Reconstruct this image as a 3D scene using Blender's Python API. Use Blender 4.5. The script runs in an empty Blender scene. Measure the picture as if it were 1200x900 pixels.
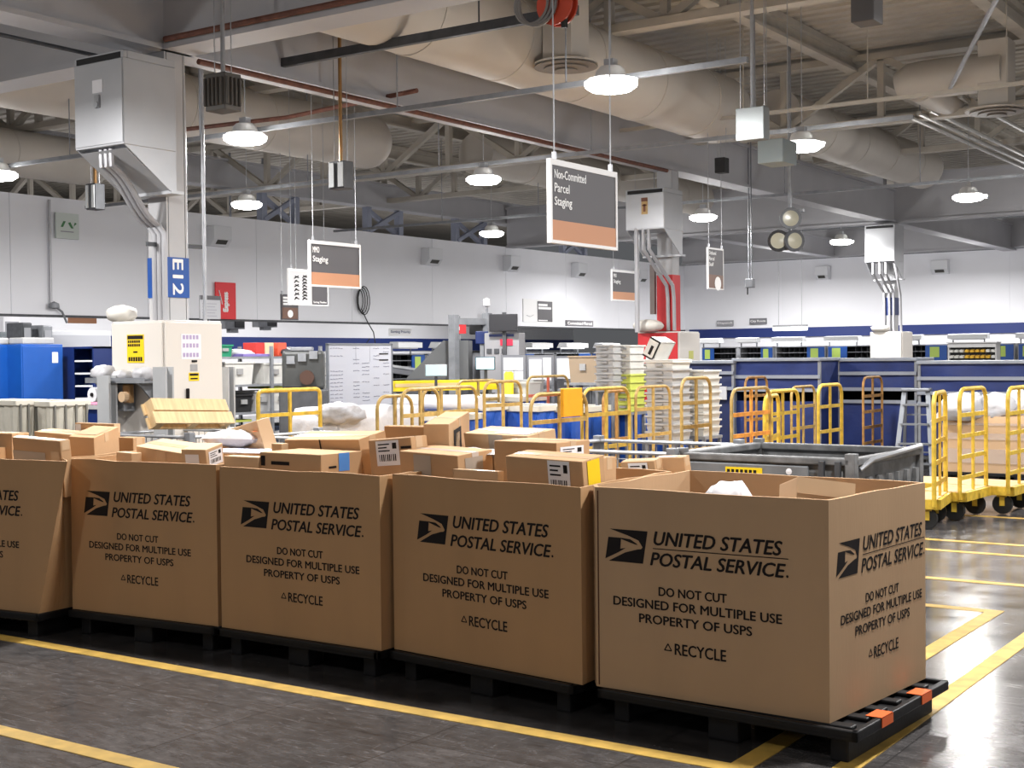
import bpy, math, random
from mathutils import Vector, Matrix, noise
random.seed(7)
SC = bpy.context.scene
COL = SC.collection
R = math.radians

# ------------------------------------------------------------------ camera
FPX, EYE = 1573.8, 1.68
YAW, PITCH, ROLL = 0.598528, -0.0201598, -0.0100164
cw = Vector((-math.sin(YAW)*math.cos(PITCH), math.cos(YAW)*math.cos(PITCH), math.sin(PITCH)))
r0 = Vector((math.cos(YAW), math.sin(YAW), 0))
u0 = r0.cross(cw)
cr = r0*math.cos(ROLL)+u0*math.sin(ROLL)
cu = -r0*math.sin(ROLL)+u0*math.cos(ROLL)
CAM = Vector((0, 0, EYE))
cam_data = bpy.data.cameras.new('camera')
cam_data.sensor_width = 36.0
cam_data.lens = FPX/1200*36.0
cam_data.clip_end = 200
cam = bpy.data.objects.new('camera', cam_data)
COL.objects.link(cam)
cam.matrix_world = Matrix(((cr.x, cu.x, -cw.x, 0), (cr.y, cu.y, -cw.y, 0), (cr.z, cu.z, -cw.z, EYE), (0, 0, 0, 1)))
SC.camera = cam

# ------------------------------------------------------------------ light + exposure
SC.view_settings.view_transform = 'Standard'
SC.view_settings.look = 'None'
SC.view_settings.gamma = 1.0
SC.view_settings.use_curve_mapping = False
SC.view_settings.exposure = 0.1
W = bpy.data.worlds.new('world'); SC.world = W
W.use_nodes = True
W.node_tree.nodes['Background'].inputs[0].default_value = (0.92, 0.95, 1.0, 1)
W.node_tree.nodes['Background'].inputs[1].default_value = 0.10
SC.cycles.use_denoising = True
SC.cycles.max_bounces = 6
SC.cycles.diffuse_bounces = 4
SC.cycles.glossy_bounces = 3
SC.cycles.transmission_bounces = 4
SC.cycles.sample_clamp_indirect = 4.0
LAMP_W = 190.0      # every high bay lamp of the hall
FILL_W = 40.0       # weak fill lamps added around and behind the camera, unseen

# ------------------------------------------------------------------ pixel <-> place
def ray(x, y): return ((x-600)*cr-(y-450)*cu)/FPX+cw
def az(x, y, z): d = ray(x, y); return CAM+d*((z-EYE)/d.z)
def ax(x, y, X): d = ray(x, y); return CAM+d*(X/d.x)
def ay(x, y, Y): d = ray(x, y); return CAM+d*(Y/d.y)
def ad(x, y, D): return CAM+ray(x, y)*D
def gp(x, D, z=0.0):
    p = ad(x, 418, D); return Vector((p.x, p.y, z))
def zat(x, y, P):
    d = ray(x, y); return EYE+d.z*math.hypot(P[0], P[1])/math.hypot(d.x, d.y)
def reach(K, d, px):
    n = cr*FPX-cw*(px-600); return -((K-CAM).dot(n))/(d.dot(n))

# ------------------------------------------------------------------ materials
MATS = {}
def mat(name, col, rough=0.6, metal=0.0, var=0.0, scale=6.0, bump=0.0, bscale=40.0, emit=None, estr=0.0, alpha=1.0, spec=0.5, stretch=None, trans=0.0):
    if name in MATS: return MATS[name]
    m = bpy.data.materials.new(name); m.use_nodes = True
    nt = m.node_tree; b = nt.nodes['Principled BSDF']
    c = (col[0], col[1], col[2], 1)
    b.inputs['Base Color'].default_value = c
    b.inputs['Roughness'].default_value = rough
    b.inputs['Metallic'].default_value = metal
    b.inputs['Specular IOR Level'].default_value = spec
    b.inputs['Alpha'].default_value = alpha
    if trans: b.inputs['Transmission Weight'].default_value = trans
    if var or bump:
        tc = nt.nodes.new('ShaderNodeTexCoord'); mp = nt.nodes.new('ShaderNodeMapping')
        if stretch: mp.inputs['Scale'].default_value = stretch
        nt.links.new(tc.outputs['Object'], mp.inputs['Vector'])
    if var:
        n = nt.nodes.new('ShaderNodeTexNoise'); n.inputs['Scale'].default_value = scale; n.inputs['Detail'].default_value = 5
        nt.links.new(mp.outputs[0], n.inputs['Vector'])
        rp = nt.nodes.new('ShaderNodeMapRange'); rp.inputs[1].default_value = 0.3; rp.inputs[2].default_value = 0.7
        rp.inputs[3].default_value = 1-var; rp.inputs[4].default_value = 1+var
        nt.links.new(n.outputs['Fac'], rp.inputs[0])
        mx = nt.nodes.new('ShaderNodeVectorMath'); mx.operation = 'SCALE'; mx.inputs[0].default_value = col[:3]
        nt.links.new(rp.outputs[0], mx.inputs['Scale']); nt.links.new(mx.outputs[0], b.inputs['Base Color'])
    if bump:
        n2 = nt.nodes.new('ShaderNodeTexNoise'); n2.inputs['Scale'].default_value = bscale; n2.inputs['Detail'].default_value = 3
        nt.links.new(mp.outputs[0], n2.inputs['Vector'])
        bp = nt.nodes.new('ShaderNodeBump'); bp.inputs['Strength'].default_value = bump; bp.inputs['Distance'].default_value = 0.02
        nt.links.new(n2.outputs['Fac'], bp.inputs['Height']); nt.links.new(bp.outputs[0], b.inputs['Normal'])
    if emit:
        b.inputs['Emission Color'].default_value = (emit[0], emit[1], emit[2], 1); b.inputs['Emission Strength'].default_value = estr
    MATS[name] = m
    return m

def srgb(r, g, b):
    f = lambda c: ((c/255+0.055)/1.055)**2.4 if c/255 > 0.04045 else c/255/12.92
    return (f(r), f(g), f(b))

CARD = mat('cardboard', srgb(178, 141, 102), 0.75, var=0.06, scale=2.5, bump=0.05, bscale=60, stretch=(1, 1, 0.15), spec=0.25)
CARD_G = mat('cardboard_grey_tan', srgb(182, 151, 118), 0.75, var=0.05, scale=2.5, bump=0.05, bscale=60, stretch=(1, 1, 0.15), spec=0.25)
CARD_B = mat('cardboard_tan', srgb(190, 154, 116), 0.75, var=0.06, scale=3, bump=0.04, spec=0.25)
CARD_C = mat('cardboard_pale', srgb(206, 173, 136), 0.7, var=0.05, scale=4, spec=0.25)
CARD_IN = mat('cardboard_edge', srgb(200, 165, 128), 0.8, var=0.08, scale=40, spec=0.2)
INK = mat('ink', srgb(30, 26, 26), 0.7, spec=0.2)
INK_FADE = mat('ink_faded', srgb(112, 96, 80), 0.7, spec=0.2)
BLACKP = mat('black_plastic', (0.008, 0.008, 0.009), 0.5, spec=0.3, var=0.2, bump=0.05)
ORANGE = mat('orange_label', srgb(240, 105, 40), 0.5)
WHITE = mat('white_paper', srgb(232, 232, 236), 0.6)
TAPE = mat('packing_tape', srgb(206, 176, 142), 0.25, spec=0.6)
POLY = mat('white_poly', srgb(206, 206, 210), 0.3, bump=0.3, bscale=14)
RUSTY = mat('scuffed_steel', srgb(112, 113, 114), 0.6, metal=0.15, var=0.35, scale=9, bump=0.05)
GUARD = mat('guard_grey', srgb(170, 172, 174), 0.5, var=0.05)
GREYST = mat('grey_steel', srgb(132, 135, 140), 0.5, metal=0.15, var=0.15, scale=8, bump=0.03)
DGREY = mat('dark_grey_steel', srgb(76, 78, 82), 0.55, metal=0.3, var=0.2, scale=8)
SILVER = mat('galvanised', srgb(172, 174, 178), 0.38, metal=0.6, var=0.08, scale=10)
BEAMG = mat('girder_grey', srgb(176, 176, 180), 0.7, var=0.05, scale=1.2)
COLG = mat('column_grey', srgb(186, 186, 188), 0.55, var=0.04, scale=3)
DUCT = mat('duct_cream', srgb(188, 182, 174), 0.6, var=0.05, scale=1.5)
DECKM = mat('deck_cream', srgb(172, 166, 156), 0.75, var=0.12, scale=1.5)
JOIST = mat('joist_cream', srgb(176, 170, 160), 0.7, var=0.1, scale=3)
WALLW = mat('wall_white', srgb(236, 237, 242), 0.6, var=0.02, scale=0.6)
BLUEW = mat('wall_blue', srgb(24, 46, 112), 0.55)
RUST = mat('rust_pipe', srgb(104, 66, 54), 0.7, var=0.3, scale=12)
YEL = mat('truck_yellow', srgb(206, 172, 58), 0.45, var=0.22, scale=14, bump=0.03)
YELP = mat('truck_yellow_pale', srgb(164, 136, 76), 0.5, var=0.25, scale=14)
YELR = mat('truck_yellow_rusty', srgb(152, 112, 58), 0.6, var=0.35, scale=12)
WOOD = mat('deck_wood', srgb(214, 176, 128), 0.65, var=0.15, scale=3, stretch=(1, 9, 9))
PINE = mat('pallet_pine', srgb(216, 186, 140), 0.7, var=0.15, scale=4, stretch=(8, 1, 8))
RUBBER = mat('rubber', (0.012, 0.012, 0.012), 0.5)
BLUEF = mat('blue_fabric', srgb(22, 42, 100), 0.6, var=0.15, scale=3, bump=0.4, bscale=5)
BLUED = mat('dark_blue_fabric', srgb(18, 32, 76), 0.6, var=0.15, scale=3, bump=0.4, bscale=5)
BLUEP = mat('blue_panel', srgb(16, 76, 156), 0.4, var=0.05)
BLUEN = mat('navy_panel', srgb(14, 38, 96), 0.45)
BLACK = mat('black_matt', (0.006, 0.006, 0.007), 0.7)
CAB = mat('cabinet_cream', srgb(210, 206, 200), 0.45, var=0.03, scale=2)
RED = mat('signal_red', srgb(196, 34, 40), 0.5, var=0.05)
SIGNG = mat('sign_grey', srgb(84, 82, 86), 0.55)
SIGNT = mat('sign_tan', srgb(196, 140, 104), 0.55)
LETTER = mat('sign_white', srgb(238, 238, 238), 0.5)
STICKY = mat('sticker_yellow', srgb(240, 206, 20), 0.5)
GREENL = mat('label_green', srgb(178, 204, 96), 0.5)
CANVAS = mat('canvas', srgb(188, 184, 172), 0.85, var=0.08, bump=0.4, bscale=8)
TRAYW = mat('tray_white', srgb(204, 203, 198), 0.45, var=0.05)
TRAYG = mat('tray_grey', srgb(168, 168, 168), 0.4, var=0.08)
TRAYY = mat('tray_lime', srgb(196, 204, 96), 0.45)
PLASTW = mat('white_wrap', srgb(186, 186, 190), 0.4, var=0.08, scale=5, bump=0.6, bscale=9)
SCREEN = mat('screen_on', (0.3, 0.6, 0.7), 0.3, emit=(0.62, 0.85, 0.92), estr=0.8)
SCREEN_OFF = mat('screen_off', srgb(44, 44, 48), 0.3)
GLOW = mat('lamp_lens', (0.9, 0.9, 0.9), 0.4, emit=(1.0, 0.98, 0.93), estr=26.0)
TUBE = mat('lamp_tube', (0.9, 0.9, 0.9), 0.4, emit=(0.95, 0.98, 1.0), estr=3.0)
LINE = mat('floor_yellow', srgb(196, 160, 78), 0.5, var=0.22, scale=9)
GREENB = mat('green_box', srgb(26, 132, 96), 0.5)
PINK = mat('pink_paper', srgb(232, 150, 180), 0.6)
BLUEL = mat('label_blue', srgb(84, 142, 216), 0.5)
ALU = mat('aluminium', srgb(126, 130, 136), 0.45, metal=0.6)

def floor_material(name, dark):
    m = bpy.data.materials.new(name); m.use_nodes = True
    nt = m.node_tree; b = nt.nodes['Principled BSDF']; L = nt.links.new
    b.inputs['Specular IOR Level'].default_value = 0.38
    tc = nt.nodes.new('ShaderNodeTexCoord')
    def nz(scale, st=(1, 1, 1), rot=0, det=6, rough=0.6, dist=0.0):
        mp = nt.nodes.new('ShaderNodeMapping'); mp.inputs['Scale'].default_value = st; mp.inputs['Rotation'].default_value = (0, 0, rot)
        L(tc.outputs['Object'], mp.inputs['Vector'])
        n = nt.nodes.new('ShaderNodeTexNoise'); n.inputs['Scale'].default_value = scale; n.inputs['Detail'].default_value = det
        n.inputs['Roughness'].default_value = rough; n.inputs['Distortion'].default_value = dist
        L(mp.outputs[0], n.inputs['Vector']); return n.outputs['Fac']
    def ramp(src, a, bb, lo, hi):
        r = nt.nodes.new('ShaderNodeMapRange'); r.inputs[1].default_value = a; r.inputs[2].default_value = bb
        r.inputs[3].default_value = lo; r.inputs[4].default_value = hi; L(src, r.inputs[0]); return r.outputs[0]
    def op(o, x, y):
        n = nt.nodes.new('ShaderNodeMath'); n.operation = o
        for k, s in ((0, x), (1, y)):
            if isinstance(s, (int, float)): n.inputs[k].default_value = s
            else: L(s, n.inputs[k])
        return n.outputs[0]
    cloud = ramp(nz(0.9), 0.3, 0.7, 0.6, 1.35)
    fine = ramp(nz(7, (1, 2.4, 1), 0.5, 8, 0.7), 0.35, 0.7, 0.65, 1.5)
    scr = ramp(nz(3.6, (1, 7, 1), 0.30, 10, 0.8, 2.2), 0.56, 0.70, 0, 1)
    scr2 = ramp(nz(4.6, (6, 1, 1), -0.7, 10, 0.8, 2.6), 0.58, 0.72, 0, 1)
    val = op('MULTIPLY', op('MULTIPLY', cloud, fine), 0.088*dark)
    val = op('ADD', val, op('MULTIPLY', op('ADD', scr, scr2), 0.2*dark*dark))
    # 0.305 m floor tiles: hair joints
    br = nt.nodes.new('ShaderNodeTexBrick'); br.offset = 0; br.inputs['Scale'].default_value = 1.0
    br.inputs['Color1'].default_value = (1, 1, 1, 1); br.inputs['Color2'].default_value = (0.86, 0.86, 0.86, 1); br.inputs['Mortar'].default_value = (0.45, 0.45, 0.45, 1)
    br.inputs['Mortar Size'].default_value = 0.004; br.inputs['Brick Width'].default_value = 0.915; br.inputs['Row Height'].default_value = 0.915
    L(tc.outputs['Object'], br.inputs['Vector'])
    val = op('MULTIPLY', val, br.outputs['Color'])
    cc = nt.nodes.new('ShaderNodeCombineColor')
    L(op('MULTIPLY', val, 1.05), cc.inputs[0]); L(op('MULTIPLY', val, 0.98), cc.inputs[1]); L(op('MULTIPLY', val, 0.97), cc.inputs[2])
    L(cc.outputs[0], b.inputs['Base Color'])
    L(ramp(nz(1.6, (1, 1.5, 1), 0.2, 8, 0.7), 0.3, 0.7, 0.10, 0.30), b.inputs['Roughness'])
    bp = nt.nodes.new('ShaderNodeBump'); bp.inputs['Strength'].default_value = 0.025; bp.inputs['Distance'].default_value = 0.01
    L(nz(5, (1, 1, 1), 0, 6), bp.inputs['Height']); L(bp.outputs[0], b.inputs['Normal'])
    return m
FLOORM = floor_material('floor_worn', 1.0)
FLOORD = floor_material('floor_unworn', 0.42)

# ------------------------------------------------------------------ mesh builder
V = Vector
class MB:
    def __init__(s): s.v = []; s.f = []; s.m = []; s.cur = 0
    def mi(s, k): s.cur = k; return s
    def add(s, vs, fs):
        o = len(s.v); s.v += [tuple(x) for x in vs]
        for f in fs: s.f.append(tuple(i+o for i in f)); s.m.append(s.cur)
        return s
    def bx(s, x0, y0, z0, x1, y1, z1):
        if x0 > x1: x0, x1 = x1, x0
        if y0 > y1: y0, y1 = y1, y0
        if z0 > z1: z0, z1 = z1, z0
        return s.add([(x0, y0, z0), (x1, y0, z0), (x1, y1, z0), (x0, y1, z0), (x0, y0, z1), (x1, y0, z1), (x1, y1, z1), (x0, y1, z1)],
                     [(0, 3, 2, 1), (4, 5, 6, 7), (0, 1, 5, 4), (1, 2, 6, 5), (2, 3, 7, 6), (3, 0, 4, 7)])
    def bar(s, p0, p1, w, h, up=(0, 0, 1)):
        p0, p1 = V(p0), V(p1); d = (p1-p0).normalized(); u = V(up)
        if abs(d.dot(u)) > 0.95: u = V((1, 0, 0))
        a = d.cross(u).normalized()*w/2; b = a.cross(d).normalized()*h/2
        vs = [p0-a-b, p0+a-b, p0+a+b, p0-a+b, p1-a-b, p1+a-b, p1+a+b, p1-a+b]
        return s.add(vs, [(0, 1, 2, 3), (7, 6, 5, 4), (0, 4, 5, 1), (1, 5, 6, 2), (2, 6, 7, 3), (3, 7, 4, 0)])
    def tube(s, pts, r, n=8, closed=False):
        pts = [V(p) for p in pts]; rs = r if isinstance(r, (list, tuple)) else [r]*len(pts)
        N = len(pts); rings = []
        ref = None
        for i, p in enumerate(pts):
            if closed: d = pts[(i+1) % N]-pts[i-1]
            else: d = pts[min(i+1, N-1)]-pts[max(i-1, 0)]
            d.normalize()
            if ref is None:
                ref = V((0, 0, 1)) if abs(d.z) < 0.9 else V((1, 0, 0))
            a = d.cross(ref).normalized(); b = a.cross(d).normalized(); ref = b
            rings.append([p+a*math.cos(t*2*math.pi/n)*rs[i]+b*math.sin(t*2*math.pi/n)*rs[i] for t in range(n)])
        vs = [q for g in rings for q in g]; fs = []
        for i in range(N if closed else N-1):
            j = (i+1) % N
            for t in range(n): fs.append((i*n+t, i*n+(t+1) % n, j*n+(t+1) % n, j*n+t))
        if not closed: fs += [tuple(range(n-1, -1, -1)), tuple((N-1)*n+t for t in range(n))]
        return s.add(vs, fs)
    def cyl(s, p0, p1, r, n=12, r1=None): return s.tube([p0, p1], [r, r if r1 is None else r1], n)
    def lathe(s, prof, c=(0, 0, 0), n=20, axis='z'):
        vs = []; fs = []
        for (r, h) in prof:
            for t in range(n):
                a = 2*math.pi*t/n; q = (r*math.cos(a), r*math.sin(a), h)
                if axis == 'y': q = (q[0], q[2], q[1])
                if axis == 'x': q = (q[2], q[0], q[1])
                vs.append((c[0]+q[0], c[1]+q[1], c[2]+q[2]))
        for i in range(len(prof)-1):
            for t in range(n): fs.append((i*n+t, i*n+(t+1) % n, (i+1)*n+(t+1) % n, (i+1)*n+t))
        fs += [tuple(range(n-1, -1, -1)), tuple((len(prof)-1)*n+t for t in range(n))]
        return s.add(vs, fs)
    def prism(s, poly, vec):
        poly = [V(p) for p in poly]; vec = V(vec); n = len(poly)
        return s.add(poly+[p+vec for p in poly], [tuple(range(n-1, -1, -1)), tuple(range(n, 2*n))]+[(i, (i+1) % n, n+(i+1) % n, n+i) for i in range(n)])
    def poly(s, pts): return s.add(pts, [tuple(range(len(pts)))])
    def text(s, body, O, U, Vv, w, h, shear=0.0, bold=0.0):
        vs, fs = text_mesh(body, shear); O, U, Vv = V(O), V(U), V(Vv); k = bold*abs(h)*4
        for dx, dy in (((k, 0), (-k, 0), (0, k*0.6), (0, -k*0.6)) if bold else ((0, 0),)):
            O = O+U.cross(Vv)*(0.00015 if w*h > 0 else -0.00015)
            s.add([O+U*(x*w+dx*(1 if w > 0 else -1))+Vv*(y*h+dy) for x, y in vs], fs)
        return s
    def build(s, name, mats, parent=None, loc=None, rot=None, bevel=0.0, smooth=False, seg=2):
        me = bpy.data.meshes.new(name); me.from_pydata(s.v, [], s.f); me.update()
        for m_ in (mats if isinstance(mats, (list, tuple)) else [mats]): me.materials.append(m_)
        me.polygons.foreach_set('material_index', s.m)
        if smooth:
            me.polygons.foreach_set('use_smooth', [True]*len(me.polygons)); me.set_sharp_from_angle(angle=R(42))
        o = bpy.data.objects.new(name, me); COL.objects.link(o)
        if parent: o.parent = parent
        if loc is not None: o.location = loc
        if rot is not None: o.rotation_euler = rot if isinstance(rot, (tuple, list)) else (0, 0, rot)
        if bevel:
            b = o.modifiers.new('bevel', 'BEVEL'); b.width = bevel; b.segments = seg; b.limit_method = 'ANGLE'; b.angle_limit = R(40)
        return o

_TX = {}
def text_mesh(body, shear):
    k = (body, shear)
    if k in _TX: return _TX[k]
    c = bpy.data.curves.new('lettering', 'FONT'); c.body = body; c.shear = shear; c.resolution_u = 3
    c.space_line = 0.95
    o = bpy.data.objects.new('lettering', c); COL.objects.link(o)
    dg = bpy.context.evaluated_depsgraph_get()
    me = bpy.data.meshes.new_from_object(o.evaluated_get(dg))
    vs = [(v.co.x, v.co.y) for v in me.vertices]; fs = [tuple(p.vertices) for p in me.polygons]
    bpy.data.objects.remove(o); bpy.data.curves.remove(c); bpy.data.meshes.remove(me)
    x0 = min(v[0] for v in vs); x1 = max(v[0] for v in vs); y0 = min(v[1] for v in vs); y1 = max(v[1] for v in vs)
    vs = [((x-x0)/(x1-x0), (y-y0)/(y1-y0)) for x, y in vs]
    _TX[k] = (vs, fs); return _TX[k]

def arc(c, r, a0, a1, n, ax1=(1, 0, 0), ax2=(0, 0, 1)):
    c, ax1, ax2 = V(c), V(ax1), V(ax2)
    return [c+ax1*(r*math.cos(R(a0+(a1-a0)*i/n)))+ax2*(r*math.sin(R(a0+(a1-a0)*i/n))) for i in range(n+1)]

def tag(o, label, cat, group=None, kind=None):
    o['label'] = label; o['category'] = cat
    if group: o['group'] = group
    if kind: o['kind'] = kind
    return o
def thing(name, label, cat, loc=(0, 0, 0), rz=0.0, group=None):
    o = bpy.data.objects.new(name, None); COL.objects.link(o); o.location = loc; o.rotation_euler = (0, 0, rz); o.empty_display_size = 0.1
    return tag(o, label, cat, group)
def struct(name, mb, m, **k):
    o = mb.build(name, m, **k); o['kind'] = 'structure'; return o
def copy_tree(o, parent=None):
    c = o.copy(); COL.objects.link(c)
    if parent: c.parent = parent
    for ch in [x for x in o.children]: copy_tree(ch, c)
    return c
ORD = ['first', 'second', 'third', 'fourth', 'fifth', 'sixth', 'seventh', 'eighth', 'ninth', 'tenth', 'eleventh', 'twelfth']

# ================================================================== THE SHELL
CX = -10.2                      # the column line in view
CYS = (9.0, 19.5, 30.45)
WX, WY = -20.9, 41.1            # left wall, end wall
BZ = 4.66                       # underside of the girders
struct('floor', MB().bx(-34, -9, -0.2, 9, 47, 0), FLOORM)
struct('floor_staging', MB().bx(-24, 5.03, 0, -2.36, 8.85, 0.0012), FLOORD)
# corrugated roof deck: ribs run across the hall (along X)
mb = MB(); y = -9.0; pts = []
while y < 47:
    pts += [(y, 6.30), (y+0.075, 6.30), (y+0.10, 6.36), (y+0.20, 6.36), (y+0.225, 6.30)]; y += 0.30
vs = []; fs = []
for i, (yy, zz) in enumerate(pts):
    vs += [(-34, yy, zz), (9, yy, zz)]
    if i: fs.append((2*i-2, 2*i-1, 2*i+1, 2*i))
mb.add(vs, fs); mb.bx(-34, -9, 6.40, 9, 47, 6.5)
struct('ceiling', mb, DECKM)
# left wall: upper panels over an open bay
mb = MB(); ys = [6.0, 9.0, 14.8, 17.9, 20.9, 24.0, 27.1, 30.4, 33.5, 36.6, 41.3]
for a, b in zip(ys[:-1], ys[1:]): mb.bx(WX-0.2, a+0.006, 2.54, WX, b-0.006, 4.70)
mb.bx(WX-0.18, 6.0, 2.56, WX-0.02, 41.2, 4.68)
struct('wall_left', mb, WALLW)
struct('trim_1', MB().bx(WX-0.22, 6.0, 2.50, WX+0.02, 41.3, 2.538), DGREY)
# end wall
mb = MB(); xs = [-21.1, -17.4, -13.8, -10.2, -6.6, -3.0, 1.0, 9.0]
for a, b in zip(xs[:-1], xs[1:]): mb.bx(a+0.006, WY, 2.545, b-0.006, WY+0.2, 4.72)
mb.bx(-21.1, WY+0.02, 0, 9, WY+0.2, 2.545); mb.bx(-21.1, WY+0.01, 2.56, 9, WY+0.2, 4.7)
struct('wall_back', mb, WALLW)
struct('trim_2', MB().bx(-20.7, WY-0.05, 2.24, 9, WY+0.019, 2.54), BLUEW)
# wall of the bay beyond the open underside of the left wall
FX = -29.0
zf = ax(400, 396, FX).z
struct('wall_far', MB().bx(FX-0.2, 4, 0, FX, 47, zf).bx(FX-0.2, 4, zf, FX, 47, 4.6), WALLW)
struct('trim_3', MB().bx(FX, 4, zf-0.42, FX+0.04, 47, zf), BLUEW)
# walls out of view that close the hall
struct('wall_front', MB().bx(-34, -9.2, 0, 9, -9, 6.5), WALLW)
struct('wall_right', MB().bx(9, -9.2, 0, 9.2, 47, 6.5), WALLW)
struct('wall_outer', MB().bx(-34.2, -9.2, 0, -34, 47, 6.5), WALLW)

def girder(name, p0, p1, z0, z1, w=0.26):
    x0, y0 = p0; x1, y1 = p1; mb = MB()
    if x0 == x1:
        mb.bx(x0-w/2, y0, z0+0.05, x0+w/2, y1, z1-0.05).bx(x0-w/2-0.06, y0, z0, x0+w/2+0.06, y1, z0+0.05).bx(x0-w/2-0.06, y0, z1-0.05, x0+w/2+0.06, y1, z1)
    else:
        mb.bx(x0, y0-w/2, z0+0.05, x1, y0+w/2, z1-0.05).bx(x0, y0-w/2-0.06, z0, x1, y0+w/2+0.06, z0+0.05).bx(x0, y0-w/2-0.06, z1-0.05, x1, y0+w/2+0.06, z1)
    return struct(name, mb, BEAMG)
girder('girder', (CX, -9), (CX, 41.1), BZ, 5.42)
girder('girder', (WX-0.1, 6), (WX-0.1, 41.1), 5.3, 5.9)
girder('girder', (-34, 9.0), (CX-0.13, 9.0), BZ, 5.62)
girder('girder', (CX+0.13, 9.0), (9, 9.0), BZ, 5.62)
girder('girder', (-20.8, 30.45), (CX-0.13, 30.45), BZ, 5.75)
girder('girder', (CX+0.13, 30.45), (9, 30.45), BZ, 5.75)
girder('girder', (-20.8, 40.9), (9, 40.9), 4.74, 5.6)
girder('girder', (-4.9, 30.6), (-4.9, 41), 4.72, 5.3)
girder('girder', (-15.6, 30.6), (-15.6, 41), 4.72, 5.3)

def truss(x0, x1, Y, z0, z1, n, mt=JOIST):
    mb = MB(); w = 0.11
    mb.bx(x0, Y-w, z0-0.05, x1, Y+w, z0+0.05).bx(x0, Y-w, z1-0.05, x1, Y+w, z1+0.05)
    for i in range(n+1):
        xa = x0+(x1-x0)*i/n; mb.bar((xa, Y, z0), (xa, Y, z1), 0.1, 0.1)
        if i < n:
            xb = x0+(x1-x0)*(i+1)/n
            if i % 2: mb.bar((xa, Y, z0), (xb, Y, z1), 0.1, 0.1)
            else: mb.bar((xa, Y, z1), (xb, Y, z0), 0.1, 0.1)
    return struct('roof_truss', mb, mt)
truss(CX+0.2, 8.8, 20.1, 5.2, 6.18, 12)
truss(-33.8, CX-0.2, 20.1, 5.2, 6.18, 15)
truss(CX+0.2, 8.8, 14.6, 5.72, 6.18, 24)
truss(-33.8, CX-0.2, 14.6, 5.72, 6.18, 30)
truss(CX+0.2, 8.8, 25.4, 5.5, 6.18, 18)
truss(-33.8, CX-0.2, 25.4, 5.5, 6.18, 22)
for X in (-1.9, -4.55, -7.3, -13.0, -15.9, -18.6):
    mb = MB().bx(X-0.09, 9.2, 6.20, X+0.09, 41, 6.29).bx(X-0.02, 9.2, 6.02, X+0.02, 41, 6.2).bx(X-0.09, 9.2, 5.98, X+0.09, 41, 6.02)
    struct('roof_purlin', mb, JOIST)
# braced frames standing on the left wall
for y0, y1 in ((21.19, 22.21), (24.70, 25.90), (28.23, 29.49), (33.50, 34.70)):
    mb = MB(); x = WX-0.1
    for yy in (y0, y1): mb.bar((x, yy, 4.7), (x, yy, 5.3), 0.16, 0.16)
    mb.bar((x+0.05, y0, 4.72), (x+0.05, y1, 5.28), 0.1, 0.1).bar((x-0.05, y0, 5.28), (x-0.05, y1, 4.72), 0.1, 0.1)
    struct('brace_frame', mb, mat('brace_blue_grey', srgb(140, 146, 164), 0.5))
# painted floor lines
def fline(x0, y0, x1, y1): struct('floor_line', MB().bx(x0, y0, 0, x1, y1, 0.003 if abs(x1-x0) > abs(y1-y0) else 0.0034), LINE)
fline(-24, 4.93, -2.36, 5.03); fline(-24, 3.66, -3.2, 3.76)
fline(-1.99, 3.0, -1.89, 30); fline(-2.36, 4.93, -2.26, 8.85)
fline(-14, 8.85, -2.26, 8.95); fline(-14, 9.95, 2, 10.05); fline(-14, 11.4, 2, 11.49); fline(-14, 12.03, 2, 12.12)
fline(-14, 14.0, 2, 14.08)

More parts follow.
